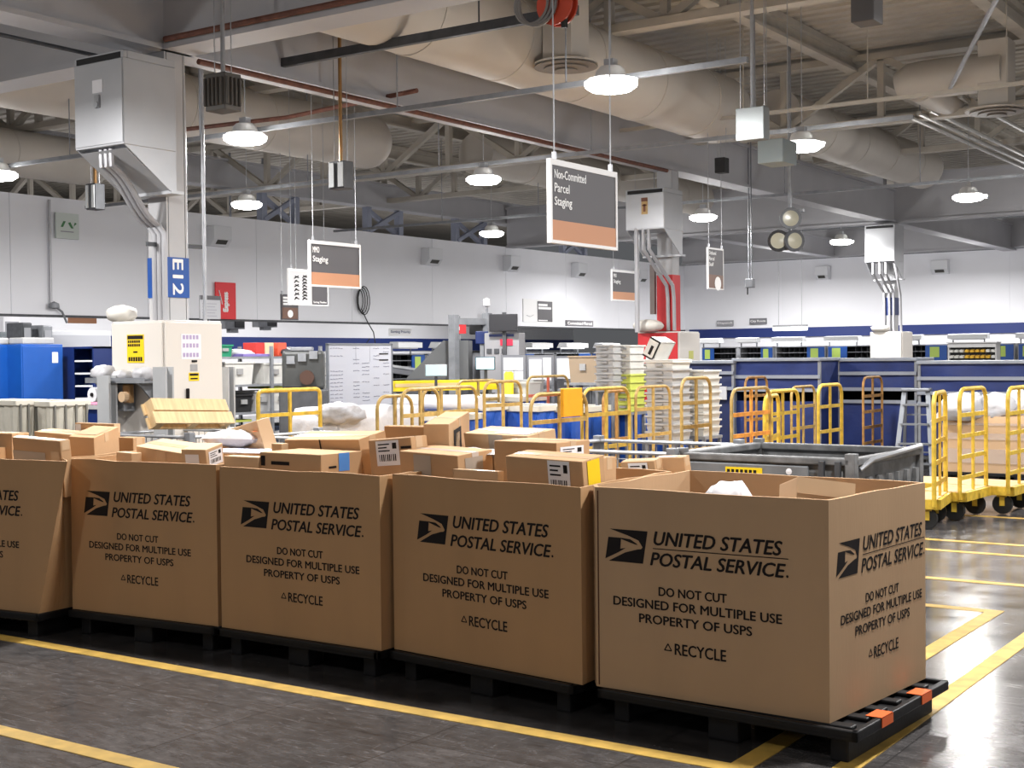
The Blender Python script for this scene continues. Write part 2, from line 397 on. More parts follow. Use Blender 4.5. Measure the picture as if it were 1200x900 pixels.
# ------------------------------------------------------------------ columns and their gear
def column(cy, zb, band=(2.6, 3.0)):
    mb = MB(); a = 0.13
    mb.bx(CX-a, cy-a, zb, CX+a, cy-a+0.02, BZ).bx(CX-a, cy+a-0.02, zb, CX+a, cy+a, BZ).bx(CX-0.1, cy-a+0.02, zb, CX+0.1, cy+a-0.02, BZ)
    mb.bx(CX+a-0.02, cy-0.10, zb, CX+a, cy+0.10, BZ).bx(CX-a, cy-0.10, zb, CX-a+0.02, cy+0.10, BZ)
    c = struct('column', mb, COLG)
    z0, z1 = band; e = a+0.008
    m2 = MB()
    for s in (-1, 1):
        m2.bx(CX-e, cy+s*e-0.004, z0, CX+e, cy+s*e+0.004, z1); m2.bx(CX+s*e-0.004, cy-e, z0, CX+s*e+0.004, cy+e, z1)
    return c, m2
def enclosure(cy, z0, z1, label, plate):
    t = thing('electrical_enclosure', label, 'electrical box', (CX+0.025, cy-0.515, z0)); h = z1-z0
    o = MB().bx(-0.345, -0.31, 0, 0.345, 0.31, h-0.07).bx(-0.345, -0.26, h-0.07, 0.345, 0.31, h).bx(-0.345, -0.31, h-0.07, -0.31, -0.26, h).bx(0.31, -0.31, h-0.07, 0.345, -0.26, h).bx(-0.345, -0.31, h-0.015, 0.345, -0.26, h)
    o.build('housing', mat('enclosure_grey', srgb(182, 184, 188), 0.42, metal=0.25, var=0.04, scale=3), t, bevel=0.006)
    MB().bx(-0.335, -0.318, 0.02, 0.335, -0.31, h-0.08).build('front_cover', mat('cover_grey', srgb(190, 192, 196), 0.38, metal=0.3, var=0.05, scale=2), t, bevel=0.003)
    if plate == 'lock':
        MB().bx(-0.07, -0.326, h-0.36, 0.07, -0.318, h-0.24).build('notice_plate', WHITE, t)
        k = MB().bx(-0.03, -0.34, h-0.5, 0.03, -0.318, h-0.38).lathe([(0.03, 0), (0.03, 0.03)], (0, -0.35, h-0.47), 12, 'y').build('hasp', SILVER, t)
    elif plate == 'plate':
        m = MB().bx(-0.055, -0.326, h-0.4, 0.055, -0.318, h-0.14); m.mi(1).bx(-0.055, -0.328, h-0.2, 0.055, -0.326, h-0.14).bx(-0.02, -0.328, h-0.36, 0.02, -0.326, h-0.24).bx(-0.04, -0.328, h-0.27, 0.04, -0.326, h-0.25)
        m.build('warning_plate', [mat('plate_ochre', srgb(202, 168, 110), 0.5), mat('plate_brown', srgb(120, 70, 44), 0.5)], t)
    MB().bx(-0.31, -0.3125, h-0.068, 0.31, -0.255, h-0.018).build('vent_slot', BLACK, t)
    g = MB()
    for s in (-1, 1):
        x = s*0.33
        g.prism([(x-0.008, -0.3, 0), (x-0.008, 0.31, 0), (x-0.008, 0.31, -0.38), (x-0.008, 0.24, -0.38)], (0.016, 0, 0))
    g.bx(-0.345, 0.24, -0.40, 0.345, 0.4, -0.37)
    g.prism([(-0.32, -0.28, -0.03), (-0.32, 0.24, -0.37), (-0.32, 0.27, -0.37), (-0.32, -0.25, -0.03)], (0.64, 0, 0)) if plate == 'lock' else None
    g.build('support_bracket', mat('enclosure_grey', (0, 0, 0)), t)
    return t
def pipe_run(pts, r=0.022, n=8):
    return MB().tube(pts, r, n)

# --- column beside the first cabinet
c1, m2 = column(9.0, 2.06, band=(2.29, 2.68))
b = m2.build('marker_band', BLUEP, c1)
b['label'] = 'blue band with white rotated column number'
mt = MB(); mt.text('E12', (CX+0.143, 9.09, 2.99), (0, 0, -1), (0, -1, 0), 0.34, -0.11)
mt.text('E12', (CX+0.09, 9-0.143, 2.99), (0, 0, -1), (1, 0, 0), 0.34, 0.0001)
mt = MB(); mt.text('E12', (CX+0.1435, 8.93, 2.66), (0, 0, -1), (0, 1, 0), 0.34, 0.13, bold=0.01)
mt.build('column_number', LETTER, c1)
e1 = enclosure(9.0, 3.66, 4.52, 'grey metal electrical enclosure high on the column above the white cabinet at left', 'lock')
t = thing('conduit_bundle', 'three grey conduits bending from the left enclosure down onto the column with the blue band', 'conduit', (CX, 8.5, 2.0))
for i, dx in enumerate((-0.05, 0.02, 0.09)):
    x = dx; q = [(x, -0.24, 1.68), (x, -0.24, 1.55)]+[(x, -0.24+0.55*k/8, 1.5-0.52*(k/8)+0.04*math.sin(k/8*2*math.pi)) for k in range(9)]+[(x+0.05, 0.33, 0.9), (x+0.05, 0.33, 0.8), (x+0.05, 0.33, 0.07)]
    MB().tube(q, 0.028, 8).build('conduit', mat('conduit_grey', srgb(176, 176, 180), 0.45, metal=0.3), t, smooth=True)
for px, zt, lab in ((218, 4.6, 'tall silver conduit against the right side of the left column'), (241, 4.55, 'thin silver conduit standing right of the left column behind the small grey notice')):
    p = gp(px, 13.3 if px < 230 else 13.9); y0 = p.y
    o = MB().tube([(0, 0, 0), (0, 0, zt-0.25), (-0.03, 0, zt-0.08), (-0.14, 0, zt)] if px < 230 else [(0, 0, 0), (0, 0, zt+0.2)], 0.034 if px < 230 else 0.02, 10).build('conduit_pipe', SILVER, loc=(p.x, p.y, 0.0), smooth=True)
    tag(o, lab, 'conduit')
p0 = gp(176, 12.9, zat(176, 286, gp(176, 12.9))); p1 = gp(243, 13.6, zat(243, 290, gp(243, 13.6)))
o = MB().bar((p0.x, p0.y-0.02, p0.z), (p1.x, p1.y-0.06, p1.z), 0.03, 0.04).build('strut_channel', DGREY); tag(o, 'dark slotted strut bolted across the left column above its blue band', 'strut')

def cabinet(cy, h, label, red=False):
    t = thing('electrical_cabinet', label, 'electrical cabinet', (CX+0.015, cy-0.04, 0)); a = 0.365; m = CAB
    MB().bx(-a, -a, 0.08, a, a, h).bx(-a+0.03, -a+0.03, 0, a-0.03, a-0.03, 0.08).build('body', m, t, bevel=0.008)
    d = MB().bx(-a+0.01, -a-0.018, 0.1, a-0.01, -a, h-0.02).build('door', RED if red else mat('cab_door', srgb(220, 214, 206), 0.42), t, bevel=0.004)
    s = MB().bx(a, -a+0.01, 0.1, a+0.018, a-0.01, h-0.02).build('side_door', mat('cab_door', srgb(220, 214, 206), 0.42), t, bevel=0.004)
    return t, d, s, a
k1, d1, s1, a = cabinet(9.0, 2.06, 'tall white electrical cabinet around the left column with a yellow danger sticker')
# yellow danger notice, lettered
m = MB().bx(-0.13, -a-0.022, 1.66, 0.11, -a-0.018, 1.93)
m.mi(1)
for zz, tx, w, h in ((1.835, 'DANGER', 0.16, 0.03), (1.80, 'HIGH VOLTAGE', 0.17, 0.022), (1.765, 'ARC FLASH', 0.17, 0.022), (1.67, 'KEEP', 0.06, 0.02), (1.60, 'WARNING', 0.16, 0.03)): pass
m.bx(-0.12, -a-0.0235, 1.885, 0.10, -a-0.022, 1.92)
for zz in (1.85, 1.815): 
    for i in range(6): m.bx(-0.115+i*0.03, -a-0.0235, zz, -0.115+i*0.03+0.022, -a-0.022, zz+0.025)
m.bx(-0.04, -a-0.0235, 1.755, 0.02, -a-0.022, 1.77)
for i in range(6): m.bx(-0.11+i*0.034, -a-0.0235, 1.675, -0.11+i*0.034+0.026, -a-0.022, 1.715)
o = m.build('danger_sticker', [STICKY, INK], k1); o['label'] = 'yellow danger sticker with black print'
m = MB().bx(a+0.018, -0.17, 1.69, a+0.021, 0.08, 1.93); m.mi(1)
for zz in (1.88, 1.80, 1.71):
    for i in range(5): m.bx(a+0.021, -0.15+i*0.042, zz, a+0.0225, -0.15+i*0.042+0.028, zz+0.04)
o = m.build('paper_notice', [WHITE, mat('pale_violet_ink', srgb(176, 160, 196), 0.6)], k1); o['label'] = 'white paper notice with faint violet writing'
m = MB().bx(a+0.018, -0.08, 1.48, a+0.021, 0.05, 1.56); m.mi(1).bx(a+0.021, -0.07, 1.53, a+0.0225, 0.04, 1.552)
m.bx(a+0.021, -0.06, 1.495, a+0.0225, 0.03, 1.51); o = m.build('small_sticker', [STICKY, INK], k1); o['label'] = 'small yellow sticker'
MB().bx(a+0.018, -0.04, 1.66, a+0.03, 0.02, 1.68).build('latch', INK, k1)
MB().bx(a+0.018, -0.06, 1.575, a+0.022, 0.03, 1.64).build('rating_plate', SILVER, k1)
MB().bx(a+0.018, -0.12, 1.31, a+0.05, -0.095, 1.41).build('door_handle', INK, k1, bevel=0.008)
# grey guard posts round that cabinet
for px, D, lab in ((125, 12.7, 'grey steel guard panel standing left of the white electrical cabinet'), (191, 12.3, 'narrow grey steel guard post before the corner of the white electrical cabinet'), (264, 13.7, 'grey steel guard post right of the white electrical cabinet')):
    p = gp(px, D); hz = zat(px, 430 if px != 125 else 440, p); w = 0.085
    t = thing('guard_post', lab, 'guard post', (p.x, p.y, 0))
    m = MB().bx(-w, -0.05, 0, w, -0.03, hz).bx(-w, 0.03, 0, w, 0.05, hz).bx(-0.02, -0.03, 0, 0.02, 0.03, hz); m.build('post', GUARD, t)
    MB().bx(-0.13, -0.1, 0, 0.13, 0.1, 0.012).build('base_plate', GUARD, t)
# wall shelf of odds and ends on the cabinet door
t = thing('supply_shelf', 'grey wire shelf of plastic bags fixed across the front of the white cabinet', 'shelf', (CX-0.04, 8.57, 1.47))
MB().bx(-0.42, -0.22, 0, 0.42, 0.0, 0.02).bx(-0.42, -0.22, 0.02, 0.42, -0.205, 0.05).build('board', GREYST, t)
for s in (-0.3, 0.3): MB().prism([(s, 0, 0), (s, -0.2, 0), (s, 0, -0.2)], (0.02, 0, 0)).build('bracket', GREYST, t)
def blob(name, loc, size, m, label, cat, seed=0, n=10, rz=0.0, rough=0.25, group=None, flat=0.0):
    """crumpled bag: a lumpy closed surface resting on loc"""
    sx, sy, sz = size; vs = []; fs = []; N = n*2; M = n
    for i in range(M+1):
        th = math.pi*i/M
        for j in range(N):
            ph = 2*math.pi*j/N; d = V((math.sin(th)*math.cos(ph), math.sin(th)*math.sin(ph), math.cos(th)))
            q = V((abs(d.x)**0.8*math.copysign(1, d.x), abs(d.y)**0.8*math.copysign(1, d.y), d.z))
            k = 1+rough*noise.noise(d*2.1+V((seed*7.3, seed, 0)))+rough*0.6*noise.noise(d*5+V((seed*3.1, 0, seed)))
            z = max(q.z*k, -0.92)
            vs.append((q.x*k*sx/2, q.y*k*sy/2, (z+0.92)*sz/1.92))
    for i in range(M):
        for j in range(N): fs.append((i*N+j, i*N+(j+1) % N, (i+1)*N+(j+1) % N, (i+1)*N+j))
    o = MB().add(vs, [f[::-1] for f in fs]).build(name, m, loc=loc, rot=rz, smooth=False)
    o.data.polygons.foreach_set('use_smooth', [True]*len(o.data.polygons))
    return tag(o, label, cat, group)
blob('plastic_bag', (CX-0.32, 8.46, 1.49), (0.24, 0.2, 0.15), PLASTW, 'crumpled clear plastic bag at the left end of the cabinet shelf', 'bag', 1)
blob('plastic_bag', (CX-0.06, 8.47, 1.49), (0.18, 0.18, 0.1), PLASTW, 'small crumpled plastic bag in the middle of the cabinet shelf', 'bag', 2)
blob('plastic_bag', (CX+0.24, 8.46, 1.49), (0.18, 0.18, 0.13), PLASTW, 'upright plastic bag with yellow contents at the right end of the cabinet shelf', 'bag', 3)
t = thing('tape_dispenser', 'brown hand tape dispenser hanging under the cabinet shelf', 'tape dispenser', (CX+0.04, 8.45, 1.28))
MB().bx(-0.05, -0.03, 0, 0.05, 0.03, 0.18).build('body', mat('brown_plastic', srgb(150, 116, 76), 0.5), t, bevel=0.012)
MB().lathe([(0.05, -0.025), (0.05, 0.025)], (0, -0.055, 0.06), 14, 'y').build('tape_roll', TAPE, t)
t = thing('paper_roll_holder', 'white roll holder at the lower left of the white cabinet front', 'roll holder', (CX-0.3, 8.41, 1.20))
MB().bx(-0.06, 0.02, 0, 0.3, 0.16, 0.26).build('back_plate', GREYST, t, bevel=0.01)
MB().lathe([(0.07, -0.05), (0.07, 0.06)], (-0.02, -0.04, 0.16), 16, 'y').build('paper_roll', WHITE, t, smooth=True)
MB().lathe([(0.02, -0.06), (0.02, 0.08)], (-0.02, -0.04, 0.16), 10, 'y').build('spindle', INK, t)
blob('dusty_bag', (CX-0.36, 8.72, 2.06), (0.36, 0.22, 0.16), mat('dusty_white', srgb(216, 212, 204), 0.5), 'off-white bag lying on the top left corner of the white cabinet', 'bag', 5, rough=0.15)  # a rounded dusty bag, no part of any lamp

# --- red column
c2, m2 = column(19.5, 2.06, band=(2.07, 2.98))
o = m2.build('red_cladding', RED, c2); o['label'] = 'red cladding on the lower column'
MB().bx(CX-0.235, 19.30, 2.35, CX-0.15, 19.36, 3.15).build('dark_channel', mat('channel_brown', srgb(104, 92, 88), 0.5), c2)
enclosure(19.5, 3.66, 4.3, 'grey metal electrical enclosure above the red column with an ochre plate', 'plate')
t = thing('conduit_bundle', 'grey conduits curving from the middle enclosure down the red column', 'conduit', (CX, 19.0, 2.0))
for i, (dx, tx) in enumerate(((-0.14, -0.2), (-0.02, 0.08), (0.08, 0.19))):
    q = [(dx, -0.3, 1.7), (dx, -0.3, 1.45)]+[(dx+(tx-dx)*k/6, -0.3+0.58*k/6, 1.35-0.55*k/6) for k in range(7)]+[(tx, 0.32, 0.6), (tx, 0.33, 0.08)]
    if i == 0: q = [(dx, -0.3, 1.7), (dx, -0.3, 0.05)]
    MB().tube(q, 0.04 if i == 0 else 0.03, 8).build('conduit', mat('conduit_grey', (0, 0, 0)), t, smooth=True)
k2, d2, s2, a = cabinet(19.5, 2.06, 'red fronted electrical cabinet around the red column', True)
m = MB().bx(-0.21, -a-0.022, 1.52, 0.07, -a-0.018, 1.83); m.mi(1)
for i in range(3): m.bx(-0.17, -a-0.0235, 1.74-i*0.07, 0.0+0.02*i, -a-0.022, 1.755-i*0.07)
m.build('notice', [WHITE, mat('pale_ink', srgb(150, 150, 158), 0.6)], k2)
m = MB().bx(a+0.018, -0.04, 1.62, a+0.021, 0.12, 1.75); m.mi(1).bx(a+0.018, -0.02, 1.35, a+0.022, 0.08, 1.5)
m.build('equipment_label', [mat('label_yellow_green', srgb(196, 196, 110), 0.5), SILVER], k2)
blob('dome_cover', (CX-0.12, 19.02, 2.06), (0.5, 0.36, 0.2), mat('dusty_white', (0, 0, 0)), 'white dome lying on top of the red cabinet', 'cover', 6, rough=0.06)

# --- far column
c3, m2 = column(30.45, 2.17, band=(2.55, 2.95))
o = m2.build('marker_band', BLUEN, c3); o['label'] = 'blue band'
enclosure(30.45, 3.74, 4.56, 'grey metal electrical enclosure high on the far right column with the blue band', 'none')
cabinet(30.45, 2.17, 'cream electrical cabinet at the foot of the far right column')
t = thing('conduit_bundle', 'grey conduits dropping from the far right enclosure beside the blue band', 'conduit', (CX, 29.9, 2.1))
for i, (dx, tx) in enumerate(((-0.16, -0.1), (0.0, 0.02), (0.14, 0.12), (0.3, 0.3))):
    q = [(dx, -0.2, 1.66), (dx, -0.2, 1.45)]+[(dx+(tx-dx)*k/6, -0.2+0.56*k/6, 1.38-0.4*k/6) for k in range(7)]+[(tx, 0.38, 0.7), (tx, 0.38, 0.06)]
    if i == 3: q = [(dx, -0.1, 1.6), (dx+0.06, -0.1, 1.3), (dx, 0.3, 0.9), (dx, 0.35, 0.06)]
    MB().tube(q, 0.03, 8).build('conduit', mat('conduit_grey', (0, 0, 0)), t, smooth=True)
blob('bag_on_cabinet', (CX-0.14, 30.1, 2.17), (0.42, 0.3, 0.16), mat('dusty_white', (0, 0, 0)), 'white bag on top of the far cream cabinet', 'bag', 8, rough=0.1)

# ================================================================== OVERHEAD
def lamp(x, y, z, label, power, seen=True, size=0.42):
    t = thing('high_bay_lamp', label, 'lamp', (x, y, z), 0, 'high bay lamps of the hall')
    h = MB().lathe([(0.10, 0.13), (0.13, 0.10), (0.15, 0.03), (0.22, 0.015), (0.22, -0.005)], n=20).build('housing', mat('lamp_white', srgb(226, 226, 226), 0.5), t, smooth=True)
    MB().lathe([(0.075, -0.03), (0.06, -0.075), (0.0001, -0.085)], (0.26, -0.12, 0.0), 12).build('side_lens', GLOW, t, smooth=True)
    MB().lathe([(0.245, -0.012), (0.24, -0.05), (0.19, -0.085), (0.1, -0.1), (0.0001, -0.105)], n=20).build('lens', GLOW, t, smooth=True)
    MB().bx(-0.05, -0.04, 0.13, 0.05, 0.04, 0.2).build('driver_box', SILVER, t)
    MB().tube([(0, 0, 0.24), (0, 0, 0.42), (0, 0, 6.28-z)], 0.006, 6).build('hanger', SILVER, t)
    L = bpy.data.lights.new('lamp_light', 'AREA'); L.shape = 'DISK'; L.size = 0.4; L.energy = power; L.color = (1.0, 0.98, 0.965)
    lo = bpy.data.objects.new('lamp_light', L); COL.objects.link(lo); lo.parent = t; lo.location = (0, 0, -0.13)
    P = bpy.data.lights.new('lamp_glow', 'POINT'); P.shadow_soft_size = 0.12; P.energy = power*0.22; P.color = L.color
    po = bpy.data.objects.new('lamp_glow', P); COL.objects.link(po); po.parent = t; po.location = (0, 0, -0.24)
    return t
LZ = 4.2
for x, y, l in ((-6.2, 10.75, 'large bright lamp above and right of the biggest hanging sign'),
                (-11.0, 10.85, 'bright lamp just right of the left column, nearest on that side'),
                (-15.75, 11.0, 'bright lamp cut by the left edge of the picture'),
                (-10.95, 15.4, 'bright lamp between the two largest hanging signs, upper one'),
                (-15.7, 15.5, 'bright lamp below the lamp next to the left column'),
                (-6.2, 15.3, 'bright lamp beside the two grey hanging transformer boxes'),
                (-15.6, 22.2, 'small bright lamp left of the biggest hanging sign, over the left wall'),
                (-10.85, 22.1, 'bright lamp right of the middle electrical enclosure'),
                (-6.1, 22.0, 'bright lamp at the right edge beyond the roof truss'),
                (-10.8, 28.9, 'small bright lamp left of the far right enclosure, farthest of all')):
    lamp(x, y, LZ, l, LAMP_W)
HIDDEN_LAMPS = []
for x, y, p in ((-1.45, 6.2, LAMP_W), (-6.2, 6.2, LAMP_W), (-10.95, 6.2, LAMP_W), (-15.7, 6.2, LAMP_W), (-1.45, 10.85, LAMP_W), (-1.45, 15.4, LAMP_W), (-1.45, 22.1, LAMP_W), (-6.1, 29, LAMP_W), (-1.4, 29, LAMP_W), (-11.0, 37.5, LAMP_W*1.5), (-16.2, 37.5, LAMP_W*1.5), (-6.1, 36.0, LAMP_W), (-15.7, 29.0, LAMP_W),
                (-18.2, 33.0, LAMP_W),
                (-6.2, 1.0, FILL_W), (-1.45, 1.0, FILL_W), (-1.45, -5, FILL_W), (-6.2, -5, FILL_W), (-12, 1.0, FILL_W), (4, 3, FILL_W), (4, 10.85, LAMP_W), (-25, 10, LAMP_W*1.6), (-25, 16, LAMP_W*1.6), (-25, 22, LAMP_W*1.6), (-25, 28, LAMP_W*1.6), (-25, 35, LAMP_W*1.6)):  # the weak ones around the camera are added fill, without fixtures
    L = bpy.data.lights.new('hall_or_fill_lamp', 'AREA'); L.shape = 'DISK'; L.size = 0.4; L.energy = p; L.color = (1.0, 0.98, 0.965)
    lo = bpy.data.objects.new('hall_or_fill_lamp', L); COL.objects.link(lo); lo.location = (x, y, LZ-0.1)
    P = bpy.data.lights.new('hall_or_fill_glow', 'POINT'); P.shadow_soft_size = 0.12; P.energy = p*0.22; P.color = L.color
    po = bpy.data.objects.new('hall_or_fill_glow', P); COL.objects.link(po); po.location = (x, y, LZ-0.2)

def rail(x0, x1, y, z, label, m=GREYST, r=0.025, drops=(), cat='strut', name='strut_rail', h=0.05):
    t = thing(name, label, cat, ((x0+x1)/2, y, z)); L = (x1-x0)/2
    MB().bx(-L, -r, -h/2, L, r, h/2).build('channel', m, t)
    for d in drops: MB().cyl((d-(x0+x1)/2, 0, h/2), (d-(x0+x1)/2, 0, 6.3-z), 0.008, 6).build('hanger_rod', m, t)
    return t
rail(-21, -5.0, 11.1, 4.3, 'long grey strut rail carrying the nearest row of lamps', GREYST, drops=(-6.9, -9, -12, -14.4, -17))
rail(-20, -5.0, 15.75, 4.45, 'long grey strut rail carrying the second row of lamps', GREYST, drops=(-7, -9.4, -12, -14.6, -17))
rail(-20, -5.0, 22.4, 4.5, 'long grey strut rail carrying the third row of lamps', GREYST, drops=(-7, -9.4, -12, -14.6, -17))
rail(-10.35, -6.4, 10.5, 4.83, 'short dark strut hung across the main girder at upper left', DGREY, r=0.03, drops=(-10.3, -7.5), h=0.09)
rail(-10.0, -2.0, 17.6, 5.05, 'thin cream pipe rail under the roof right of the big duct', JOIST, r=0.02, drops=(-8, -6.2, -4.4))
def prun(pts, r, m, label, name='pipe', cat='pipe'):
    o = MB().tube(pts, r, 8).build(name, m, smooth=True); return tag(o, label, cat)
prun([(-9.95, 8.78, 4.74), (-2, 8.78, 4.74)], 0.03, RUST, 'rusty red pipe along the bottom of the girder at the top of the picture')
prun([(-9.95, 9.2, 4.6), (-9.95, 19, 4.6)], 0.03, RUST, 'rusty red pipe running back under the main girder')
prun([(-9.6, 12.2, 4.75), (-11.8, 12.35, 4.7), (-14.5, 12.3, 4.75)], 0.028, RUST, 'rusty pipe crossing under the ceiling between the left lamps')
prun([(-9.7, 9.2, 5.45), (-9.7, 18.5, 5.45)], 0.025, DGREY, 'dark conduit along the top of the main girder')
prun([(-2.6, 12, 5.6), (-5.6, 19.2, 5.35)], 0.03, SILVER, 'silver conduit crossing the ceiling above the grey transformer box')
prun([(-10.6, -2, 4.62), (-10.6, 8.7, 4.62)], 0.02, DGREY, 'dark conduit below the girder at the top left corner')
for i, (dx, dz) in enumerate(((0, 0), (0.16, 0.02), (0.32, 0.05), (0.75, 0.2))):
    prun([(-6.3+dx, 19.6, 5.15+dz), (-6.3+dx, 30.2, 5.15+dz)], 0.035, mat('pipe_pale', srgb(170, 168, 164), 0.4, metal=0.3),
         ['pale pipe nearest the lower round duct, of four parallel pipes at right', 'second pale pipe from the lower round duct, of four parallel pipes', 'third pale pipe from the lower round duct, of four parallel pipes', 'pale pipe farthest right of the four parallel pipes under the truss'][i])
# round ducts
def duct(y0, y1, x, z, r, label, elbow=None):
    t = thing('air_duct', label, 'duct', (x, y0, z))
    MB().lathe([(r, 0), (r, y1-y0-0.25), (r*0.94, y1-y0-0.1), (r*0.8, y1-y0)], n=32, axis='y').build('tube', DUCT, t, smooth=True)
    k = 1.6
    while k < y1-y0-0.4: MB().lathe([(r+0.008, k), (r+0.008, k+0.04)], n=32, axis='y').build('joint_band', DUCT, t); k += 1.6
    return t
duct(9.4, 18.6, -8.75, 5.33, 0.5, 'large cream round duct running along the right of the main girder')
duct(20.4, 28.2, -8.7, 5.52, 0.43, 'cream round duct end beyond the roof truss, right of the lamp')
duct(10, 17.6, -14.75, 5.32, 0.45, 'cream round duct over the left bay behind the bright lamps')
duct(20.5, 30, -14.75, 5.5, 0.4, 'far cream round duct over the left bay beyond the second lamp row')
duct(9.3, 16, -20.0, 5.25, 0.4, 'cream round duct at the left edge above the left wall')
def diffuser(x, y, z, top, label, r=0.5, sq=0.17):
    t = thing('air_diffuser', label, 'air vent', (x, y, z))
    MB().bx(-sq, -sq, 0.03, sq, sq, top-z).build('drop_duct', DUCT, t)
    MB().lathe([(r, 0.0), (r, 0.02), (0.24, 0.06), (0.17, 0.07)], n=28).build('outer_cone', DUCT, t, smooth=True)
    for rr, hh in ((0.36, -0.03), (0.25, -0.05), (0.13, -0.07)):
        MB().lathe([(rr, hh), (rr, hh+0.012), (rr-0.09, hh+0.05), (rr-0.1, hh+0.04)], n=24).build('vane_ring', mat('vane_grey', srgb(120, 112, 104), 0.6), t, smooth=True)
    return t
diffuser(-8.05, 12.95, 4.97, 5.9, 'round ceiling diffuser under a square drop left of the largest lamp', r=0.36, sq=0.19)
pd = az(1168, 130, 5.0)
diffuser(pd.x, pd.y, 5.0, 5.95, 'round ceiling diffuser at the right edge under the elbow duct', r=0.42, sq=0.2)
t = thing('elbow_duct', 'cream horizontal elbow duct feeding the right diffuser', 'duct', (pd.x, pd.y, 5.55))
MB().tube([(0.1, 0, 0.0), (-1.0, 0, 0.0), (-1.2, 0, -0.01), (-1.38, 0, -0.04)], [0.27, 0.27, 0.26, 0.18], 20).build('tube', DUCT, t, smooth=True)
MB().tube([(-1.05, 0.0, -0.06), (-0.95, 0.6, -0.14), (-0.9, 1.0, -0.18)], [0.25, 0.24, 0.2], 20).build('branch', DUCT, t, smooth=True)
# transformer boxes on rods
def tbox(px, py, D, w, d, h, label, m=GREYST, pale=False, rod=True, fins=False, rodm=SILVER):
    p = ad(px, py, D)
    t = thing('hanging_box', label, 'hanging box', (p.x, p.y, p.z), 0.0)
    m0 = MB().bx(-w/2, -d/2, 0, w/2, d/2, h)
    if fins:
        n = int(w/0.05)
        for i in range(n): m0.bx(-w/2+i*w/n+0.005, -d/2-0.03, 0.04, -w/2+i*w/n+0.025, -d/2, h-0.04)
        for i in range(int(d/0.05)): m0.bx(w/2, -d/2+i*0.05+0.005, 0.04, w/2+0.03, -d/2+i*0.05+0.025, h-0.04)
    m0.build('housing', m, t, bevel=0.008)
    if pale:
        MB().bx(-w/2+0.01, -d/2-0.012, 0.02, -0.03, -d/2, h-0.02).bx(0.03, -d/2-0.012, 0.02, w/2-0.01, -d/2, h-0.02).build('front_covers', mat('pale_cover', srgb(206, 210, 212), 0.4), t)
    if rod: MB().cyl((0, 0, h), (0, 0, 6.28-p.z), 0.02, 8).build('stem', rodm, t)
    for s in (-1, 1): MB().cyl((s*w*0.42, 0, h), (s*w*0.42, 0, 6.28-p.z), 0.005, 5).build('hanger_wire', SILVER, t)
    return t
tbox(882, 165, 13.2, 0.3, 0.14, 0.32, 'grey square box hanging on a silver stem, left of the right lamp', mat('box_grey', srgb(140, 146, 148), 0.42, metal=0.2))
tbox(911, 193, 15.0, 0.3, 0.4, 0.26, 'blue-grey box hung lower beside the right lamp, half behind the other box', mat('box_bluegrey', srgb(140, 152, 156), 0.45), rod=False)
tbox(400, 222, 14.6, 0.22, 0.16, 0.3, 'grey hanging box with pale front covers on a brass stem, left of the middle lamp', DGREY, pale=True, rodm=mat('brass_rod', srgb(150, 112, 66), 0.4, metal=0.5))
tbox(112, 246, 15.6, 0.17, 0.14, 0.3, 'hanging box with white covers left of the column conduits', DGREY, pale=True, rodm=mat('brass_rod', srgb(150, 112, 66), 0.4, metal=0.5))
tbox(262, 131, 12.0, 0.25, 0.2, 0.33, 'dark finned transformer hanging above the nearest left lamp', mat('transformer_dark', srgb(84, 80, 76), 0.6), fins=True)
tbox(1016, 28, 9.6, 0.17, 0.2, 0.3, 'dark grey box hanging at the top edge right of centre', mat('box_dark', srgb(96, 94, 94), 0.5), rod=False)
tbox(846, 203, 19.5, 0.16, 0.16, 0.22, 'small black horn hanging below the end of the large duct', BLACK, rod=False)
# hose reel
p = ad(653, 6, 11.0)
t = thing('hose_reel', 'red reel with loops of grey hose at the top edge above the big sign', 'hose reel', (p.x, p.y, p.z))
MB().lathe([(0.02, -0.05), (0.17, -0.05), (0.17, -0.03), (0.1, -0.03), (0.1, 0.03), (0.17, 0.03), (0.17, 0.05), (0.02, 0.05)], n=24, axis='y').build('drum', mat('reel_red', srgb(190, 70, 44), 0.5), t, smooth=True)
for k in range(3): MB().tube(arc((-0.2+0.03*k, -0.08, 0.02), 0.16+0.01*k, 0, 360, 24)[:-1], 0.014, 6, closed=True).build('hose_loop', mat('hose_grey', srgb(120, 118, 116), 0.5), t, smooth=True)
MB().bx(-0.03, -0.03, 0.1, 0.03, 0.03, 6.28-p.z).build('mount', DGREY, t)
MB().bx(0.06, -0.04, -0.2, 0.1, 0.0, -0.1).build('stop_ball', RUBBER, t)
# emergency light
p = ad(922, 292, 19.0)
t = thing('emergency_light', 'three round emergency floodlights on a bracket left of the far column', 'floodlight', (p.x, p.y, p.z))
for k, (x, y, z, rz) in enumerate(((-0.1, -0.05, 0.06, 0.2), (0.12, -0.02, 0.05, 0.9), (0.06, 0, 0.37, 0.5))):
    h = MB().lathe([(0.09, 0.1), (0.155, 0.02), (0.155, -0.02), (0.11, -0.02)], n=20, axis='y').build('flood_head', BLACK if k == 0 else DGREY, t, loc=(x, y, z+0.06), rot=(0, 0, rz), smooth=True)
    MB().lathe([(0.112, -0.022), (0.06, -0.03), (0.001, -0.033)], n=20, axis='y').build('glass', mat('flood_glass', srgb(150, 148, 132), 0.25), h, smooth=True)
MB().bx(-0.16, 0.08, 0.0, 0.16, 0.2, 0.25).build('battery_case', DGREY, t)
MB().bx(-0.02, 0.1, 0.25, 0.02, 0.14, 6.28-p.z).build('stem', GREYST, t)
MB().bx(-0.02, 0.06, 0.52, 0.22, 0.12, 0.56).build('arm', GREYST, t)

